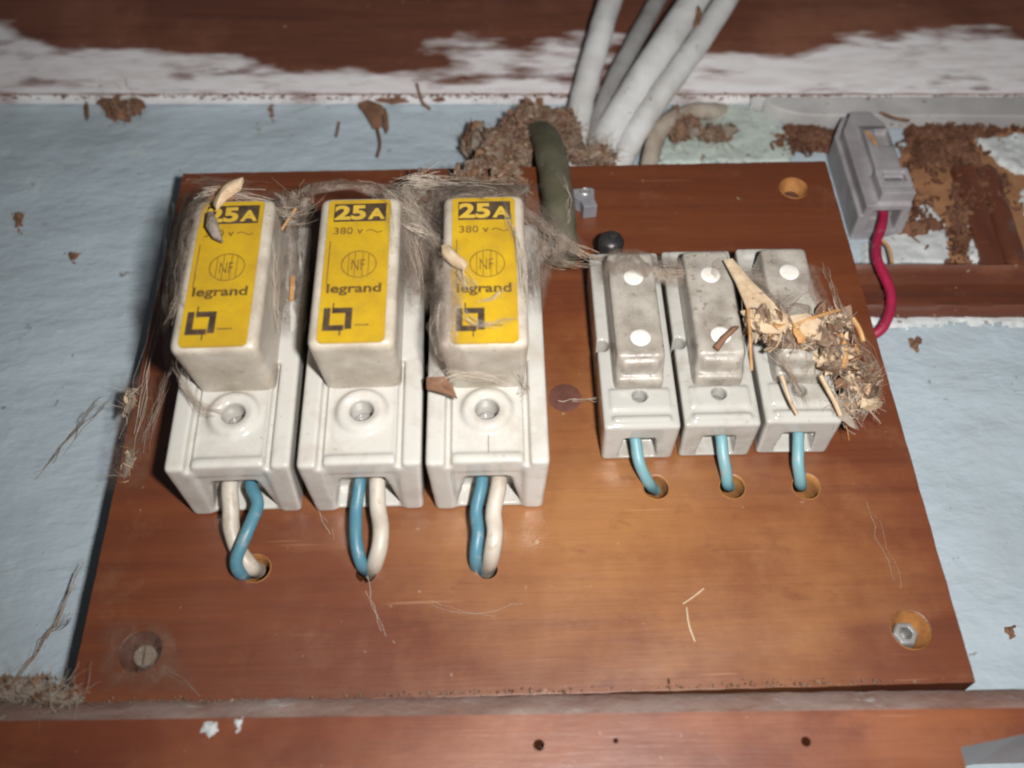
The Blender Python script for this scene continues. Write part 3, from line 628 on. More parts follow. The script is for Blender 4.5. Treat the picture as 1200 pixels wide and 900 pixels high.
# ================================================================ wires
def wire(name, mat, ctrl, r, label, cat='wire', group=None, sides=14):
    mb = MB(); mb.tube([q + Vector((noise.noise(q * 1.7), noise.noise(q * 1.7 + Vector((5, 0, 0))), 0)) * 0.035 for q in smooth_pts(ctrl, 9)], r, sides, True, 0.07); return build(mb, name, mat, label=label, cat=cat, group=group)
def bigwire(i, kind, off, ctrl, lab):
    x, z = BIG[i][0], BIG[i][1]
    pts = [(x + off, -0.80, z + 0.75), (x + off, -0.78, z + 0.25)] + [tuple(at(*c)) for c in ctrl]
    wire('blue_wire' if kind == 'b' else 'white_wire', 'blue_wire' if kind == 'b' else 'white_wire', pts, 0.125 if kind == 'b' else 0.165, lab, group='wires of the large fuses')
bigwire(0, 'w', -0.22, [(271, 598, 0.62), (272, 622, 0.50), (280, 645, 0.30), (294, 664, 0.08), (302, 668, -0.5)], 'cream wire of the leftmost large fuse, passing behind the blue one')
bigwire(0, 'b', 0.20, [(301, 590, 0.80), (290, 622, 0.78), (278, 655, 0.52), (284, 673, 0.10), (296, 668, -0.5)], 'blue wire crossing in front of the cream wire at the leftmost large fuse')
bigwire(1, 'b', -0.13, [(417, 600, 0.6), (417, 630, 0.52), (423, 660, 0.25), (430, 670, -0.4)], 'blue wire of the middle large fuse beside a cream one')
bigwire(1, 'w', 0.22, [(443, 600, 0.6), (445, 630, 0.55), (441, 658, 0.25), (434, 670, -0.4)], 'cream wire of the middle large fuse')
bigwire(2, 'b', -0.14, [(559, 600, 0.62), (560, 630, 0.52), (558, 658, 0.22), (560, 670, -0.4)], 'straight blue wire of the large fuse beside the olive cable')
bigwire(2, 'w', 0.20, [(578, 600, 0.62), (580, 630, 0.55), (576, 655, 0.25), (570, 668, -0.4)], 'cream wire of the large fuse beside the olive cable')
for i, ctrl, lab in ((0, [(742, 508, 0.66), (745, 522, 0.60), (751, 546, 0.38), (761, 566, 0.0), (768, 574, -0.6)], 'pale blue wire below the small fuse nearest the large fuses'),
                     (1, [(843, 502, 0.66), (846, 522, 0.60), (850, 546, 0.38), (853, 566, 0.0), (856, 570, -0.6)], 'pale blue wire below the middle small fuse'),
                     (2, [(934, 500, 0.66), (935, 520, 0.60), (936, 545, 0.42), (938, 566, 0.0), (940, 570, -0.6)], 'straight pale blue wire below the small fuse at the right')):
    q0 = at(*ctrl[0])
    wire('small_blue_wire', 'teal_wire', [(q0.x - 0.02, -0.6, q0.z + 0.5)] + [tuple(at(*c)) for c in ctrl], 0.122, lab, group='wires of the small fuses')
# cables over the top edge of the board
def cable(name, mat, ctrl, r, lab): wire(name, mat, [tuple(at(*c)) for c in ctrl], r, lab, 'cable', sides=24)
cable('white_cable', 'white_cable', [(668, 240, -1.45), (673, 175, -1.25), (684, 110, -0.9), (702, 45, -0.45), (722, -20, -0.3), (742, -80, -0.3)], 0.36, 'leftmost white cable rising from behind the board next to the olive cable')
cable('grey_cable', 'grey_cable', [(686, 240, -1.45), (697, 160, -1.15), (722, 90, -0.95), (765, 10, -0.85), (800, -60, -0.8)], 0.27, 'thin grey cable in the shadow between the white cables')
cable('white_cable', 'white_cable', [(684, 250, -1.45), (704, 180, -1.15), (738, 115, -0.75), (782, 48, -0.40), (824, -15, -0.25), (862, -80, -0.2)], 0.44, 'thickest white cable, in the middle of the bundle above the board')
cable('white_cable', 'white_cable', [(704, 250, -1.45), (730, 184, -1.10), (764, 126, -0.75), (806, 68, -0.45), (848, 4, -0.30), (894, -70, -0.2)], 0.34, 'white cable at the right of the bundle above the board')
cable('tan_cable', 'tan_cable', [(756, 240, -1.35), (762, 190, -1.25), (768, 164, -1.1), (784, 143, -1.05), (808, 132, -1.2), (830, 131, -1.4), (855, 132, -2.0)], 0.25, 'dusty tan cable bending to the right behind the white bundle')
cable('olive_cable', 'green_cable', [(622, 190, -1.4), (630, 160, -0.7), (641, 168, 0.0), (648, 195, 0.36), (653, 228, 0.48), (656, 262, 0.46), (659, 292, 0.2), (660, 305, -0.3)], 0.40, 'olive green cable looping over the top edge of the board')
# grey clip beside the olive cable
c_ = at(684, 246, 0); t = empty('cable_clip', c_, 'small grey plastic cable clip beside the olive cable', 'cable clip')
mb = MB(); mb.prism([(-0.28, 0.32), (0.18, 0.36), (0.26, 0.30), (0.24, -0.02), (0.30, -0.26), (-0.04, -0.30), (-0.10, -0.08), (-0.22, 0.0), (-0.28, 0.08)], 0.0, 0.42); build(mb, 'body', 'grey_clip', t, smooth=False, bevel=0.03)
mb = MB(); mb.lathe(0.02, 0.20, [(0.13, 0.3), (0.13, 0.45), (0.105, 0.47), (0.085, 0.44)], 20); build(mb, 'nail_head', 'zinc', t)
mb = MB(); mb.box(-0.38, -0.26, 0.05, 0.35, -0.22, 0.02); build(mb, 'hook', 'enamel', t, bevel=0.02)
# black stub at the top of the first small fuse
c_ = at(716, 285, 0.9); mb = MB(); mb.lathe(0, 0, [(0.26, -0.9), (0.29, -0.1), (0.30, 0.06), (0.25, 0.16), (0.12, 0.21)], 24)
mb.lathe(0.03, 0.02, [(0.10, 0.18), (0.10, 0.26), (0.05, 0.28)], 12); build(mb, 'black_plug', 'black_rubber', loc=c_, label='round black rubber plug above the first small fuse', cat='plug')

# ================================================================ grey connector with its red wire
P0 = at(1000, 281, WD); P0 = P0 + Vector((-0.03, 0, 0)); t = empty('connector_box', (P0.x, -WD, P0.z), 'dusty grey plastic connector on the wall at the upper right of the board', 'connector')
s = MB(); s.prism([(-0.10, 0.0), (1.52, 0.0), (1.58, 1.0), (1.50, 3.55), (1.25, 4.0), (0.35, 4.0), (-0.10, 3.2)], 0.0, 0.95)
s.prism([(0.02, 0.0), (1.46, 0.0), (1.46, 3.2), (1.10, 3.75), (0.45, 3.75), (0.02, 3.0)], 0.9, 1.35)
s.box(0.40, 1.44, 1.3, 1.72, 0.10, 1.05); s.box(0.52, 1.36, 1.3, 1.60, 1.0, 3.2, 0, 0, -0.5)
c = MB(); c.box(0.62, 1.30, 1.50, 2.0, 0.58, 0.90); c.box(0.42, 1.6, 1.60, 2.0, 0.30, 0.345); c.box(0.30, 1.20, 0.35, 1.15, -0.3, 0.5); c.box(0.85, 1.32, 1.38, 2.0, 2.05, 2.75)
hm = glazed(s, c, 0.035, 5)
put('housing', finish(hm, 'connector'), t); t.scale = (0.83, 0.95, 0.95)
mb = MB(); mb.box(0.64, 1.28, 1.46, 1.52, 0.60, 0.88); build(mb, 'latch_window', 'dark_recess', t, smooth=False)
mb = MB(); mb.chip((0.66, -1.66, 2.3), 0.62, 0.10, 0.05, (1.5, 1.2, 0)); build(mb, 'rust_streak', 'straw', t)
cpt = P0
wire('red_wire', 'red_wire', [(P0.x + 0.62, -(WD + 0.8), P0.z + 0.6), (P0.x + 0.62, -(WD + 0.75), P0.z + 0.1), tuple(at(1027, 292, -0.95)), tuple(at(1033, 316, -0.95)), tuple(at(1044, 342, -1.0)), tuple(at(1043, 366, -1.1)), tuple(at(1032, 386, -1.25)), tuple(at(1010, 398, -1.45)), tuple(at(985, 405, -1.5))], 0.128, 'crimson wire curving from the grey connector behind the board')

# ================================================================ dust, webs and nest matter
def rand_dir(): return Vector((random.gauss(0, 1), random.gauss(0, 1), random.gauss(0, 1))).normalized()
def clump(name, core, blobs, nf, nch, label, fmat='dust_fibre', cmat='bark', lf=(0.3, 1.0), fr=0.0075, chip=(0.06, 0.28), amp=0.45, curl=0.45, cat='nest clump', flakes=()):
    t = empty(name, blobs[0][0], label, cat); base = Vector(blobs[0][0]); t['kind'] = 'stuff'
    mb = MB()
    for i, (c, rx, ry, rz) in enumerate(blobs): mb.lump(Vector(c) - base, rx, ry, rz, 5, amp, 2.4, i * 3.7)
    build(mb, 'felted_mass', core, t, kind='stuff')
    def surf():
        c, rx, ry, rz = random.choice(blobs); d = rand_dir(); d.y = -abs(d.y) if random.random() < 0.7 else d.y
        k_ = random.uniform(0.85, 1.12); return Vector((c[0] + d.x * rx * k_, c[1] + d.y * ry * k_, c[2] + d.z * rz * k_)) - base, d
    mb = MB()
    for i in range(int(nf * 1.8)):
        p, d = surf(); dv = rand_dir(); dv = dv - d * dv.dot(d) * 0.75 - d * 0.15; mb.fibre(p, dv, random.uniform(*lf), fr * random.uniform(0.35, 1.1), curl, 9)
    build(mb, 'fibres', fmat, t, kind='stuff', recalc=False)
    mb = MB()
    for i in range(int(nf * 0.7)):
        p, d = surf(); dv = rand_dir(); dv = dv - d * dv.dot(d) * 0.8; mb.fibre(p + d * 0.02, dv, random.uniform(*lf) * 0.7, fr * random.uniform(0.4, 1.2), curl, 8)
    build(mb, 'light_fibres', 'pale_fibre' if fmat != 'pale_fibre' else 'straw', t, kind='stuff', recalc=False)
    if nch:
        mb = MB()
        for i in range(int(nch * 1.8)):
            p, d = surf(); L = random.uniform(*chip); mb.chip(p + d * 0.03, L, L * random.uniform(0.15, 0.5), 0.015)
        build(mb, 'chips', cmat, t, smooth=False, kind='stuff')
    for fm, nn in flakes:
        mb = MB()
        for i in range(nn):
            p, d = surf(); L = random.uniform(0.25, 0.75); mb.flake(p + d * 0.05, L, L * random.uniform(0.22, 0.55), 0.02, random.uniform(-0.25, 0.25))
        build(mb, 'flakes', fm, t, kind='stuff')
    return t
def V(px, py, d): return tuple(at(px, py, d))
def strand(mb, ctrl, n, spread, r=0.008, wob=0.06):
    P = smooth_pts([at(*c) for c in ctrl], 6)
    for i in range(n):
        o = rand_dir() * random.gauss(0, spread); o2 = rand_dir() * random.gauss(0, spread); a = random.uniform(0, 0.35); b_ = random.uniform(0.65, 1.0); pts = []
        sd = random.uniform(0, 99)
        for k_, q in enumerate(P):
            t = k_ / (len(P) - 1)
            if a <= t <= b_:
                pts.append(q + o * (1 - t) + o2 * t + Vector((noise.noise(q * 2 + Vector((sd, 0, 0))), noise.noise(q * 2 + Vector((0, sd, 0))), noise.noise(q * 2 + Vector((0, 0, sd))))) * wob * 2)
        if len(pts) > 2: mb.tube(pts, r * random.uniform(0.5, 1.4), 3, False)

clump('nest_heap', 'nest', [(V(600, 178, -0.5), 0.75, 0.5, 0.7), (V(575, 205, 0.1), 0.6, 0.35, 0.5), (V(620, 150, -0.8), 0.65, 0.5, 0.6), (V(655, 150, -0.9), 0.55, 0.45, 0.45), (V(590, 225, 0.5), 0.55, 0.4, 0.4), (V(560, 170, -1.0), 0.4, 0.4, 0.4), (V(545, 222, 0.6), 0.5, 0.4, 0.3)],
      420, 620, 'brown heap of nest fibres and chips left of the olive cable', lf=(0.2, 0.6), flakes=(('bark', 30), ('felt', 45), ('nest', 30)))
clump('nest_heap', 'nest', [(V(668, 165, -0.75), 0.30, 0.3, 0.6), (V(690, 182, -0.6), 0.5, 0.3, 0.22), (V(705, 186, -0.7), 0.35, 0.3, 0.2)], 150, 120, 'thin brown nest fibres between the olive cable and the white cables')
clump('felt_clump', 'felt', [(V(487, 300, 1.6), 0.36, 0.6, 1.0), (V(480, 255, 2.0), 0.40, 0.5, 0.6), (V(500, 230, 1.6), 0.55, 0.5, 0.45), (V(488, 345, 1.4), 0.28, 0.4, 0.55)], 110, 160, 'grey felt of dust packed between the middle fuse and the fuse beside the olive cable', lf=(0.4, 1.1), amp=0.25, curl=0.30, cat='dust felt', flakes=(('felt', 30), ('bark', 5)))
clump('felt_clump', 'felt', [(V(338, 270, 1.5), 0.28, 0.4, 0.45), (V(345, 330, 1.3), 0.22, 0.3, 0.6), (V(350, 245, 1.6), 0.3, 0.4, 0.25)], 60, 90, 'grey felt of dust packed between the leftmost fuse and the middle fuse', lf=(0.3, 0.8), amp=0.3, cat='dust felt', flakes=(('felt', 16), ('bark', 4)))
clump('straw_clump', 'nest', [(V(940, 394, 2.25), 0.58, 0.28, 0.22), (V(900, 382, 2.4), 0.40, 0.22, 0.17), (V(980, 420, 1.95), 0.36, 0.30, 0.28), (V(970, 382, 2.15), 0.40, 0.26, 0.20), (V(1006, 448, 1.5), 0.22, 0.22, 0.22)],
      190, 150, 'ragged clump of straw and chaff over the small fuse at the right', 'dust_fibre', 'chaff', (0.2, 0.7), 0.009, (0.08, 0.30), 0.6, flakes=(('chaff', 26), ('nest', 34), ('bark', 20), ('straw', 10)))
clump('dust_ruff', 'felt', [(V(1010, 462, 1.0), 0.22, 0.3, 0.30), (V(985, 478, 1.2), 0.20, 0.2, 0.2)], 60, 24, 'pale tattered web hanging off the right side of the straw clump', 'pale_fibre', 'chaff', (0.3, 0.8), 0.009, (0.10, 0.3), 0.5, cat='web', flakes=(('chaff', 8), ('felt', 5)))
clump('beam_debris', 'nest', [(V(150, 128, -1.55), 0.32, 0.12, 0.28), (V(134, 118, -1.55), 0.45, 0.12, 0.15)], 20, 90, 'crumbly brown debris stuck under the beam at the left', cat='debris', flakes=(('bark', 6),))
clump('cable_debris', 'nest', [(V(795, 150, -1.1), 0.30, 0.22, 0.5), (V(838, 158, -1.2), 0.4, 0.2, 0.16)], 60, 110, 'brown husks and fibres caught on the tan cable', cmat='bark', cat='debris', flakes=(('bark', 10), ('felt', 6)))
clump('corner_dust', 'felt', [(V(30, 808, 0.0), 0.7, 0.25, 0.22), (V(70, 818, 0.2), 0.4, 0.2, 0.12)], 60, 40, 'grey dust heaped on the rail at the lower left corner', cat='dust')
clump('edge_dust', 'felt', [(V(152, 470, 0.0), 0.12, 0.10, 0.32), (V(150, 545, 0.0), 0.10, 0.08, 0.40)], 14, 8, 'pale fluffy dust hanging on the left edge of the board', 'pale_fibre', 'chaff', (0.2, 0.7), 0.010, (0.1, 0.25), cat='dust')

# long webs
WEBS = [('web_strand', 'dust_fibre', 'thick brown web strand from the olive cable to the black plug', [([(600, 235, 2.6), (640, 268, 2.0), (680, 295, 1.8), (718, 305, 1.6)], 60, 0.10, 0.022), ([(618, 270, 2.2), (650, 305, 1.6), (700, 312, 1.6)], 40, 0.09, 0.022), ([(700, 312, 1.6), (780, 318, 1.9), (860, 325, 2.0)], 50, 0.10, 0.010)]),
        ('web_sheet', 'pale_fibre', 'web draped over the shoulders between the middle fuse and the next', [([(440, 225, 3.9), (480, 250, 3.2), (530, 300, 3.9)], 110, 0.22, 0.007), ([(450, 215, 3.6), (500, 215, 2.8), (600, 222, 3.6)], 40, 0.10, 0.008), ([(462, 240, 3.7), (485, 300, 2.6), (500, 360, 2.2)], 90, 0.20, 0.006), ([(470, 260, 3.4), (510, 280, 3.2), (545, 322, 3.9)], 60, 0.10, 0.008)]),
        ('web_sheet', 'pale_fibre', 'web streaks across the yellow label beside the olive cable', [([(520, 290, 3.9), (545, 325, 3.95), (560, 345, 3.9)], 26, 0.08, 0.010), ([(530, 350, 3.95), (560, 380, 3.92), (615, 372, 3.92)], 16, 0.03, 0.006), ([(525, 340, 3.9), (512, 380, 3.8), (525, 420, 3.6)], 30, 0.06, 0.007), ([(590, 235, 3.9), (612, 300, 3.9), (618, 380, 3.8)], 40, 0.08, 0.006), ([(605, 330, 3.85), (580, 350, 3.9), (555, 352, 3.95)], 12, 0.04, 0.006)]),
        ('web_sheet', 'pale_fibre', 'web over the leftmost fuse carrier and its left side', [([(228, 235, 3.6), (255, 225, 3.8), (330, 240, 3.6)], 50, 0.10, 0.006), ([(200, 380, 3.6), (215, 330, 3.6), (235, 240, 3.6)], 50, 0.10, 0.006), ([(205, 415, 3.4), (215, 450, 2.4), (240, 480, 2.2), (262, 486, 2.1)], 60, 0.08, 0.008), ([(318, 240, 3.6), (340, 255, 3.0), (372, 240, 3.6)], 60, 0.12, 0.006), ([(330, 400, 2.4), (322, 330, 3.2), (322, 250, 3.6)], 40, 0.08, 0.006)]),
        ('web_sheet', 'pale_fibre', 'web along the foot of the carrier beside the olive cable', [([(505, 455, 2.4), (540, 440, 2.7), (610, 448, 2.3)], 40, 0.07, 0.008), ([(600, 430, 3.0), (618, 455, 2.2), (606, 466, 2.1)], 24, 0.05, 0.008)]),
        ('web_strand', 'pale_fibre', 'web along the left edge of the board', [([(208, 210, 0.1), (200, 300, 0.3), (178, 420, 0.2), (150, 560, 0.1)], 14, 0.10, 0.006), ([(205, 420, 2.0), (185, 470, 0.6), (165, 540, 0.1)], 22, 0.05, 0.006), ([(212, 215, 0.0), (240, 212, 0.3), (330, 222, 2.0)], 40, 0.1, 0.006)]),
        ('web_strand', 'dust_fibre', 'dark web trailing from the left edge of the board across the wall', [([(150, 440, -0.6), (110, 480, -1.4), (60, 540, -1.65), (30, 570, -1.68)], 6, 0.10, 0.010), ([(105, 620, -0.5), (70, 720, -1.4), (30, 780, -1.6), (-10, 830, -1.5)], 5, 0.05, 0.014), ([(95, 690, -0.4), (70, 735, -1.5), (35, 735, -1.65)], 4, 0.06, 0.012)]),
        ('web_strand', 'dust_fibre', 'web joining the small fuse carriers to the straw clump', [([(860, 320, 2.1), (900, 360, 2.3), (960, 330, 2.0)], 60, 0.12, 0.008), ([(850, 318, 2.0), (895, 320, 1.7), (930, 345, 2.1)], 30, 0.07, 0.010), ([(900, 400, 2.3), (930, 440, 1.9), (945, 480, 1.5)], 40, 0.08, 0.010), ([(960, 300, 2.1), (985, 360, 2.0), (1000, 400, 1.8)], 20, 0.05, 0.008), ([(990, 380, 1.9), (1030, 440, 1.2), (1005, 480, 1.0)], 60, 0.09, 0.008)]),
        ('web_strand', 'pale_fibre', 'loose hairs lying on the board', [([(360, 560, 0.05), (380, 610, 0.03), (392, 645, 0.03)], 2, 0.02, 0.007), ([(425, 672, 0.04), (440, 720, 0.03), (470, 775, 0.03)], 2, 0.02, 0.006), ([(180, 770, 0.03), (215, 800, 0.03), (240, 822, 0.03)], 3, 0.04, 0.006), ([(640, 470, 0.06), (680, 470, 0.1), (735, 462, 1.3)], 4, 0.02, 0.010), ([(480, 700, 0.03), (560, 725, 0.03), (640, 720, 0.03)], 2, 0.1, 0.005), ([(1010, 580, 0.03), (1040, 660, 0.03), (1050, 700, 0.03)], 2, 0.1, 0.005), ([(640, 190, 0.9), (668, 230, 1.0), (662, 270, 0.9)], 12, 0.03, 0.007)])]
for nm, mt_, lab, runs in WEBS:
    mb = MB()
    for ctrl, n, sp, r in runs: strand(mb, ctrl, n if n < 8 else int(n * 0.5), sp * 1.6, r * random.choice((0.25, 0.42)) if n >= 26 else r * 0.6, 0.06)
    build(mb, nm, mt_, label=lab, cat='web', kind='stuff', recalc=False)

def film(name, rows, label, mat='web_film', n=7, cat='web'):
    """a web or dust skin stretched over control points, rows of (px, py, d); thins out to nothing at its rim"""
    R1 = [smooth_pts([at(*c) for c in r], n) for r in rows]; cols = list(zip(*R1)); G_ = [smooth_pts(list(c), n) for c in cols]
    nu, nv = len(G_), len(G_[0]); vs = []; fs = []; ed = []
    for i in range(nu):
        for j in range(nv):
            q = G_[i][j]; e = Vector((noise.noise(q * 3), noise.noise(q * 3 + Vector((7, 0, 0))), noise.noise(q * 3 + Vector((0, 7, 0))))) * 0.07
            vs.append(q + e); m_ = min(i, nu - 1 - i) / (nu - 1) * 2, min(j, nv - 1 - j) / (nv - 1) * 2; ed.append(min(1.0, min(m_) * 2.6))
    for i in range(nu - 1):
        for j in range(nv - 1): a = i * nv + j; fs.append((a, a + 1, a + nv + 1, a + nv))
    mb = MB(); mb.add(vs, fs); o = build(mb, name, mat, label=label, cat=cat, kind='stuff', recalc=False)
    at2 = o.data.attributes.new('edge', 'FLOAT', 'POINT'); at2.data.foreach_set('value', ed); return o
film('web_film', [[(430, 214, 3.4), (480, 214, 2.6), (530, 216, 3.4)], [(452, 245, 3.9), (485, 250, 2.7), (522, 262, 3.85)], [(462, 300, 3.6), (488, 305, 2.3), (520, 310, 3.5)], [(465, 370, 2.6), (488, 375, 1.9), (515, 370, 2.6)]], 'grey web film stretched between the middle carrier and the next')
film('web_film', [[(585, 218, 3.85), (615, 222, 3.2), (650, 240, 1.6)], [(592, 260, 3.95), (622, 270, 3.3), (690, 292, 1.7)], [(604, 310, 3.95), (625, 310, 3.0), (650, 320, 1.5)], [(610, 380, 3.9), (628, 370, 2.6), (634, 380, 2.0)]], 'web film from the carrier beside the olive cable towards the black plug')
film('web_film', [[(500, 270, 3.6), (520, 290, 3.9), (548, 325, 3.95)], [(508, 330, 3.6), (522, 345, 3.9), (545, 358, 3.9)], [(503, 400, 3.4), (518, 405, 3.8), (540, 395, 3.85)], [(500, 450, 2.4), (530, 440, 2.9), (560, 440, 2.9)]], 'web film over the left side of the label beside the olive cable')
film('web_film', [[(300, 215, 3.2), (330, 222, 2.6), (375, 222, 3.6)], [(312, 260, 3.6), (340, 262, 2.2), (368, 262, 3.5)], [(312, 330, 3.2), (342, 335, 1.9), (362, 330, 3.0)], [(318, 400, 2.6), (342, 400, 1.95), (358, 400, 2.3)]], 'grey web film between the leftmost and the middle carriers')
film('web_film', [[(215, 220, 2.6), (250, 212, 3.4), (320, 225, 3.4)], [(200, 270, 3.0), (222, 250, 3.8), (250, 236, 3.9)], [(188, 350, 2.6), (205, 340, 3.6), (218, 335, 3.9)], [(190, 440, 1.6), (210, 430, 3.0), (225, 430, 3.2)]], 'web film over the upper left of the leftmost carrier')
film('web_film', [[(690, 300, 1.5), (730, 290, 2.0), (790, 300, 1.6), (860, 300, 2.2)], [(690, 318, 1.6), (735, 306, 2.3), (790, 318, 1.9), (860, 312, 2.35)], [(700, 338, 1.4), (738, 322, 2.3), (790, 338, 1.7), (855, 330, 2.3)]], 'web film across the tops of the small carriers')
film('web_film', [[(855, 308, 2.25), (900, 312, 1.8), (960, 308, 2.2)], [(870, 335, 2.3), (910, 340, 2.0), (970, 345, 2.2)], [(890, 372, 2.3), (940, 372, 2.2), (985, 372, 2.0)]], 'web film above the straw clump on the small fuse at the right')
film('web_film', [[(985, 425, 1.9), (1010, 430, 1.6), (1035, 440, 1.2)], [(985, 455, 1.5), (1010, 458, 1.3), (1032, 462, 1.0)], [(965, 490, 1.3), (995, 492, 1.0), (1015, 490, 0.8)]], 'pale web film at the lower right end of the straw clump')
film('web_film', [[(345, 216, 3.3), (400, 210, 3.5), (470, 216, 3.4)], [(352, 222, 3.7), (405, 216, 3.75), (462, 222, 3.7)], [(354, 232, 3.7), (408, 224, 3.85), (468, 240, 3.75)]], 'web film over the top corners of the middle carrier')
film('web_film', [[(500, 205, 1.6), (560, 208, 2.0), (640, 215, 1.2)], [(505, 220, 3.0), (560, 222, 3.6), (630, 230, 2.2)], [(512, 238, 3.9), (530, 232, 3.97), (600, 240, 3.95)]], 'web film from the nest over the top of the carrier beside the olive cable')
film('web_film', [[(445, 250, 3.95), (490, 240, 2.9), (540, 300, 4.0)], [(455, 290, 3.8), (492, 285, 2.7), (545, 325, 4.0)], [(462, 340, 3.4), (495, 330, 2.3), (528, 352, 3.95)]], 'second web film stretched between the middle carrier and the next')
film('dust_veil', [[(115, 735, 0.03), (165, 722, 0.03), (215, 740, 0.03)], [(112, 775, 0.03), (165, 770, 0.04), (222, 775, 0.03)], [(120, 812, 0.03), (170, 815, 0.04), (240, 812, 0.03)]], 'thin grey dust veil over the lower left screw', 'dust_veil', 10, 'dust')
film('dust_veil', [[(140, 430, 0.05), (165, 430, 0.06), (200, 430, 0.06)], [(130, 500, 0.05), (155, 500, 0.08), (190, 500, 0.06)], [(118, 580, 0.05), (140, 580, 0.08), (170, 580, 0.06)]], 'pale dust veil near the left edge of the board', 'dust_veil', 8, 'dust')
mb = MB()
for i in range(300):
    x_ = random.choice((random.uniform(-8.3, 8.3), random.gauss(-6.5, 1.0), random.gauss(-1, 1.5), random.gauss(5, 1.2))); x_ = max(-8.25, min(8.25, x_)); L = random.uniform(0.015, 0.06) * (2.0 if random.random() < 0.05 else 1.0)
    mb.chip((x_, -random.uniform(0.0, 0.12), 0.01 + abs(random.gauss(0, 0.045))), L, L * random.uniform(0.4, 0.9), 0.015)
build(mb, 'joint_crumbs', 'nest', smooth=False, label='grey crumbs of dust along the joint between board and rail', cat='dust', kind='stuff')

# single husks, leaves and straws
def leaf(name, mat, outline, th, label, cat, curl=0.0):
    """outline: (px, py, d) around the leaf; a bent sheet with thickness"""
    L = [at(*c) for c in outline]; cen = sum(L, Vector()) / len(L); n = len(L); mb = MB(); vs = []; rings = 5
    for sgn in (0, 1):
        for k_ in range(rings):
            f = 1 - k_ / rings
            for q in L:
                w_ = cen + (q - cen) * f; e = 0.05 * noise.fractal(w_ * 2.5, 0.8, 2.1, 4)
                vs.append(w_ + Vector((0, -(curl * (1 - f * f) + e * (1 if f < 1 else 0.6)) - sgn * th, 0)))
        vs.append(cen + Vector((0, -curl - sgn * th, 0)))
    fs = []; blk = rings * n + 1
    for sgn in (0, 1):
        o = sgn * blk
        for k_ in range(rings - 1):
            for i in range(n):
                q = (o + k_ * n + i, o + k_ * n + (i + 1) % n, o + (k_ + 1) * n + (i + 1) % n, o + (k_ + 1) * n + i); fs.append(q if sgn else q[::-1])
        for i in range(n): q = (o + (rings - 1) * n + i, o + (rings - 1) * n + (i + 1) % n, o + rings * n); fs.append(q if sgn else q[::-1])
    for i in range(n): fs.append((i, (i + 1) % n, blk + (i + 1) % n, blk + i))
    mb.add(vs, fs); return build(mb, name, mat, label=label, cat=cat)
leaf('bark_flake', 'chaff', [(848, 306, 2.35), (858, 304, 2.35), (880, 330, 2.5), (905, 355, 2.6), (922, 378, 2.6), (915, 392, 2.6), (895, 392, 2.55), (880, 385, 2.5), (874, 360, 2.45), (862, 332, 2.4)], 0.04, 'long cream bark flake leaning across the middle and right small fuses', 'bark flake', 0.05)
leaf('bark_flake', 'chaff', [(925, 372, 2.6), (945, 368, 2.6), (965, 378, 2.5), (960, 392, 2.5), (938, 396, 2.55)], 0.04, 'small cream flake on top of the straw clump', 'bark flake', 0.08)
leaf('seed_husk', 'chaff', [(286, 212, 4.1), (282, 222, 4.15), (266, 234, 4.1), (254, 246, 4.05), (250, 242, 4.0), (258, 226, 4.05), (272, 216, 4.1)], 0.10, 'pale seed husk lying across the 25A figures of the leftmost fuse', 'seed husk', 0.10)
leaf('seed_husk', 'felt', [(250, 250, 3.95), (256, 262, 3.95), (262, 285, 3.95), (250, 280, 3.95), (242, 268, 3.95), (244, 252, 3.95)], 0.08, 'grey dust wad below the pale husk on the leftmost yellow label', 'dust wad', 0.10)
leaf('seed_husk', 'chaff', [(518, 290, 3.95), (526, 290, 4.0), (548, 312, 4.0), (545, 318, 4.0), (530, 312, 3.95), (518, 300, 3.95)], 0.09, 'pale husk on the upper left of the label beside the olive cable', 'seed husk', 0.1)
leaf('dry_husk', 'bark', [(500, 444, 2.5), (522, 442, 2.6), (530, 452, 2.5), (536, 468, 2.2), (522, 462, 2.4), (500, 456, 2.4)], 0.05, 'brown husk caught below the left corner of the carrier beside the olive cable', 'husk', 0.05)
leaf('dry_husk', 'bark', [(836, 408, 2.2), (846, 396, 2.28), (860, 384, 2.35), (866, 384, 2.35), (852, 398, 2.28), (842, 412, 2.2)], 0.07, 'brown husk lying on the lower end of the middle small carrier', 'husk', 0.04)
leaf('dry_husk', 'bark', [(1000, 455, 1.2), (1020, 440, 1.3), (1026, 452, 1.2), (1010, 474, 1.1)], 0.06, 'dark brown husk in the pale web at the right end of the straw clump', 'husk', 0.08)
leaf('dead_insect', 'bark', [(420, 122, -1.5), (432, 118, -1.5), (446, 132, -1.5), (448, 150, -1.5), (438, 152, -1.5), (430, 138, -1.5)], 0.06, 'brown dried leaf scrap hanging below the beam above the middle fuse', 'leaf scrap', 0.08)
for px, py, dx, dy, lab in ((436, 128, 16, 10, 'small brown scrap left of the hanging leaf scrap under the beam'), (458, 118, 22, 4, 'flat brown scrap along the joint right of the hanging leaf scrap'), (452, 142, 4, 16, 'narrow brown scrap right of the hanging leaf scrap'), (102, 130, 3, 12, 'thin brown scrap left of the dirt clump under the beam'), (160, 122, 12, 8, 'brown scrap right of the dirt clump under the beam'), (512, 116, 10, 4, 'small brown scrap on the joint above the olive cable nest'), (632, 118, 5, 10, 'tiny brown scrap on the joint left of the white cables')):
    leaf('leaf_scrap', 'bark', [(px - dx, py - dy * 0.3, -1.5), (px - dx * 0.2, py - dy, -1.45), (px + dx * 0.7, py - dy * 0.4, -1.4), (px + dx, py + dy * 0.6, -1.45), (px + dx * 0.1, py + dy, -1.5), (px - dx * 0.6, py + dy * 0.5, -1.5)], 0.03, lab, 'leaf scrap', 0.05)
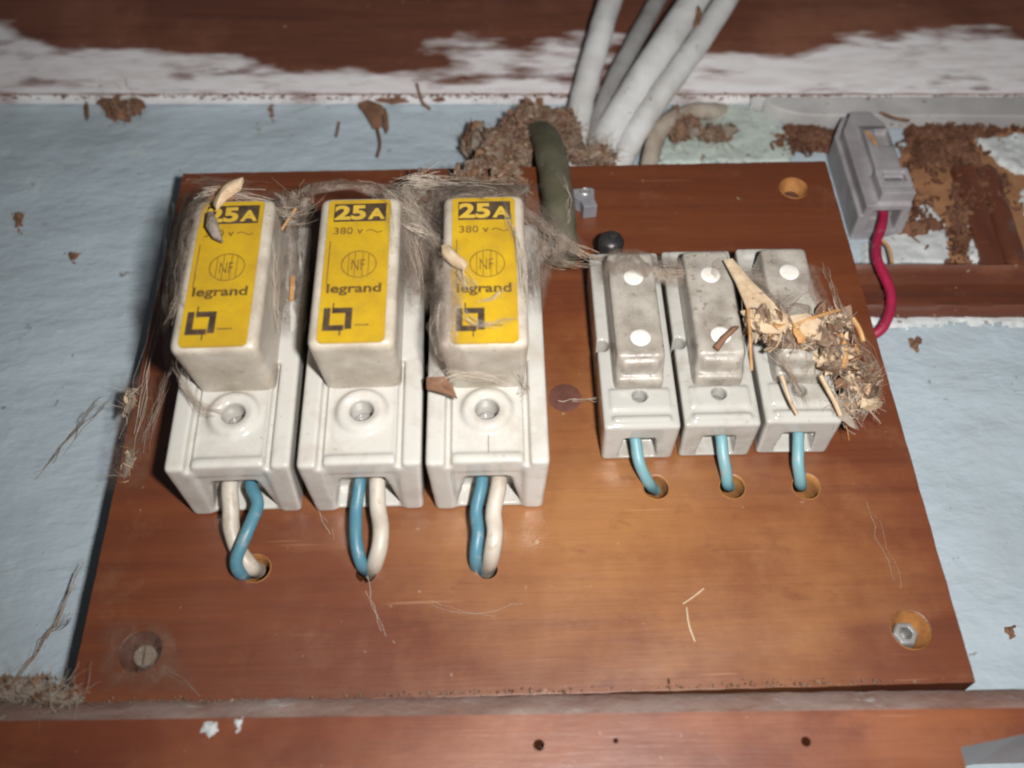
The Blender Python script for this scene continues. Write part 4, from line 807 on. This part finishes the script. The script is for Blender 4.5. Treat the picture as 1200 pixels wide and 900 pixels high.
def straw(name, mat, ctrl, r, lab, grp=None): wire(name, mat, [tuple(at(*c)) for c in ctrl], r, lab, 'straw', grp, 6)
G = 'loose straws'
straw('straw', 'straw', [(876, 362, 2.6), (880, 395, 2.65), (880, 434, 2.5)], [0.03] * 18 + [0.015], 'upright orange straw hanging at the left end of the straw clump', G)
straw('straw', 'chaff', [(915, 440, 2.0), (926, 470, 1.7), (934, 486, 1.5)], 0.035, 'pale straw hanging down over the right small holder', G)
straw('straw', 'chaff', [(962, 440, 1.9), (975, 465, 1.7), (985, 486, 1.5)], 0.045, 'pale straw at the lower right of the clump', G)
straw('straw', 'straw', [(930, 382, 2.65), (960, 370, 2.6), (990, 362, 2.3)], 0.035, 'orange straw lying along the top of the straw clump', G)
straw('straw', 'straw', [(985, 392, 2.3), (992, 410, 2.25), (988, 430, 2.2)], 0.06, 'short thick orange straw in the middle of the clump', G)
straw('straw', 'straw', [(1000, 372, 2.1), (1008, 385, 2.0), (1012, 400, 1.9)], 0.05, 'short orange straw at the upper right of the clump', G)
straw('straw', 'straw', [(324, 278, 2.5), (336, 258, 2.8), (348, 244, 3.0)], 0.03, 'orange straw between the leftmost and middle carriers', G)
straw('straw', 'straw', [(343, 324, 2.0), (343, 340, 2.0), (342, 352, 2.0)], 0.05, 'stubby orange splinter in the dust between the leftmost and middle fuses', G)
straw('straw', 'chaff', [(799, 708, 0.03), (811, 700, 0.05), (824, 690, 0.03)], 0.013, 'pale bent straw lying on the bare lower part of the board', G)
straw('straw', 'chaff', [(803, 712, 0.03), (806, 730, 0.05), (814, 752, 0.03)], 0.020, 'pale straight straw lying under the bent one on the board', G)
straw('straw', 'bark', [(442, 150, -1.4), (446, 165, -1.35), (443, 183, -1.35)], 0.035, 'thin brown stalk dangling from the leaf scrap below the beam', G)
straw('straw', 'bark', [(488, 98, -1.1), (494, 118, -1.3), (504, 128, -1.45)], 0.04, 'brown stalk at the joint under the beam left of the cables', G)
straw('straw', 'bark', [(398, 144, -1.6), (396, 154, -1.6), (394, 160, -1.6)], 0.04, 'short brown stalk on the blue wall above the middle fuse', G)
straw('straw', 'straw', [(1030, 278, -0.9), (1042, 290, -0.9), (1046, 308, -0.95)], 0.04, 'orange fibre hanging beside the crimson wire', G)
straw('straw', 'bark', [(808, -10, -0.05), (818, 14, -0.05), (816, 30, -0.1)], 0.09, 'brown husk wedged between the white cables at the top', G)
straw('straw', 'bark', [(1032, 132, -0.9), (1048, 138, -0.9), (1066, 142, -0.95)], 0.04, 'brown splinter lying across the batten above the connector', G)
relief(pxpoly([(238, 846), (254, 846), (257, 856), (246, 864), (236, 858)], 0.5), 0.5, 0.05, 0.02, 0.05, 'flaking_paint', 'paint_drop', 0.3, 6, 0.03, 2, label='white paint drop on the rail below the leftmost fuse', cat='paint drop')
relief(pxpoly([(274, 842), (284, 842), (282, 856), (277, 858)], 0.5), 0.5, 0.04, 0.02, 0.05, 'flaking_paint', 'paint_drop', 0.3, 6, 0.03, 5, label='smaller white paint drop on the rail right of the first', cat='paint drop')
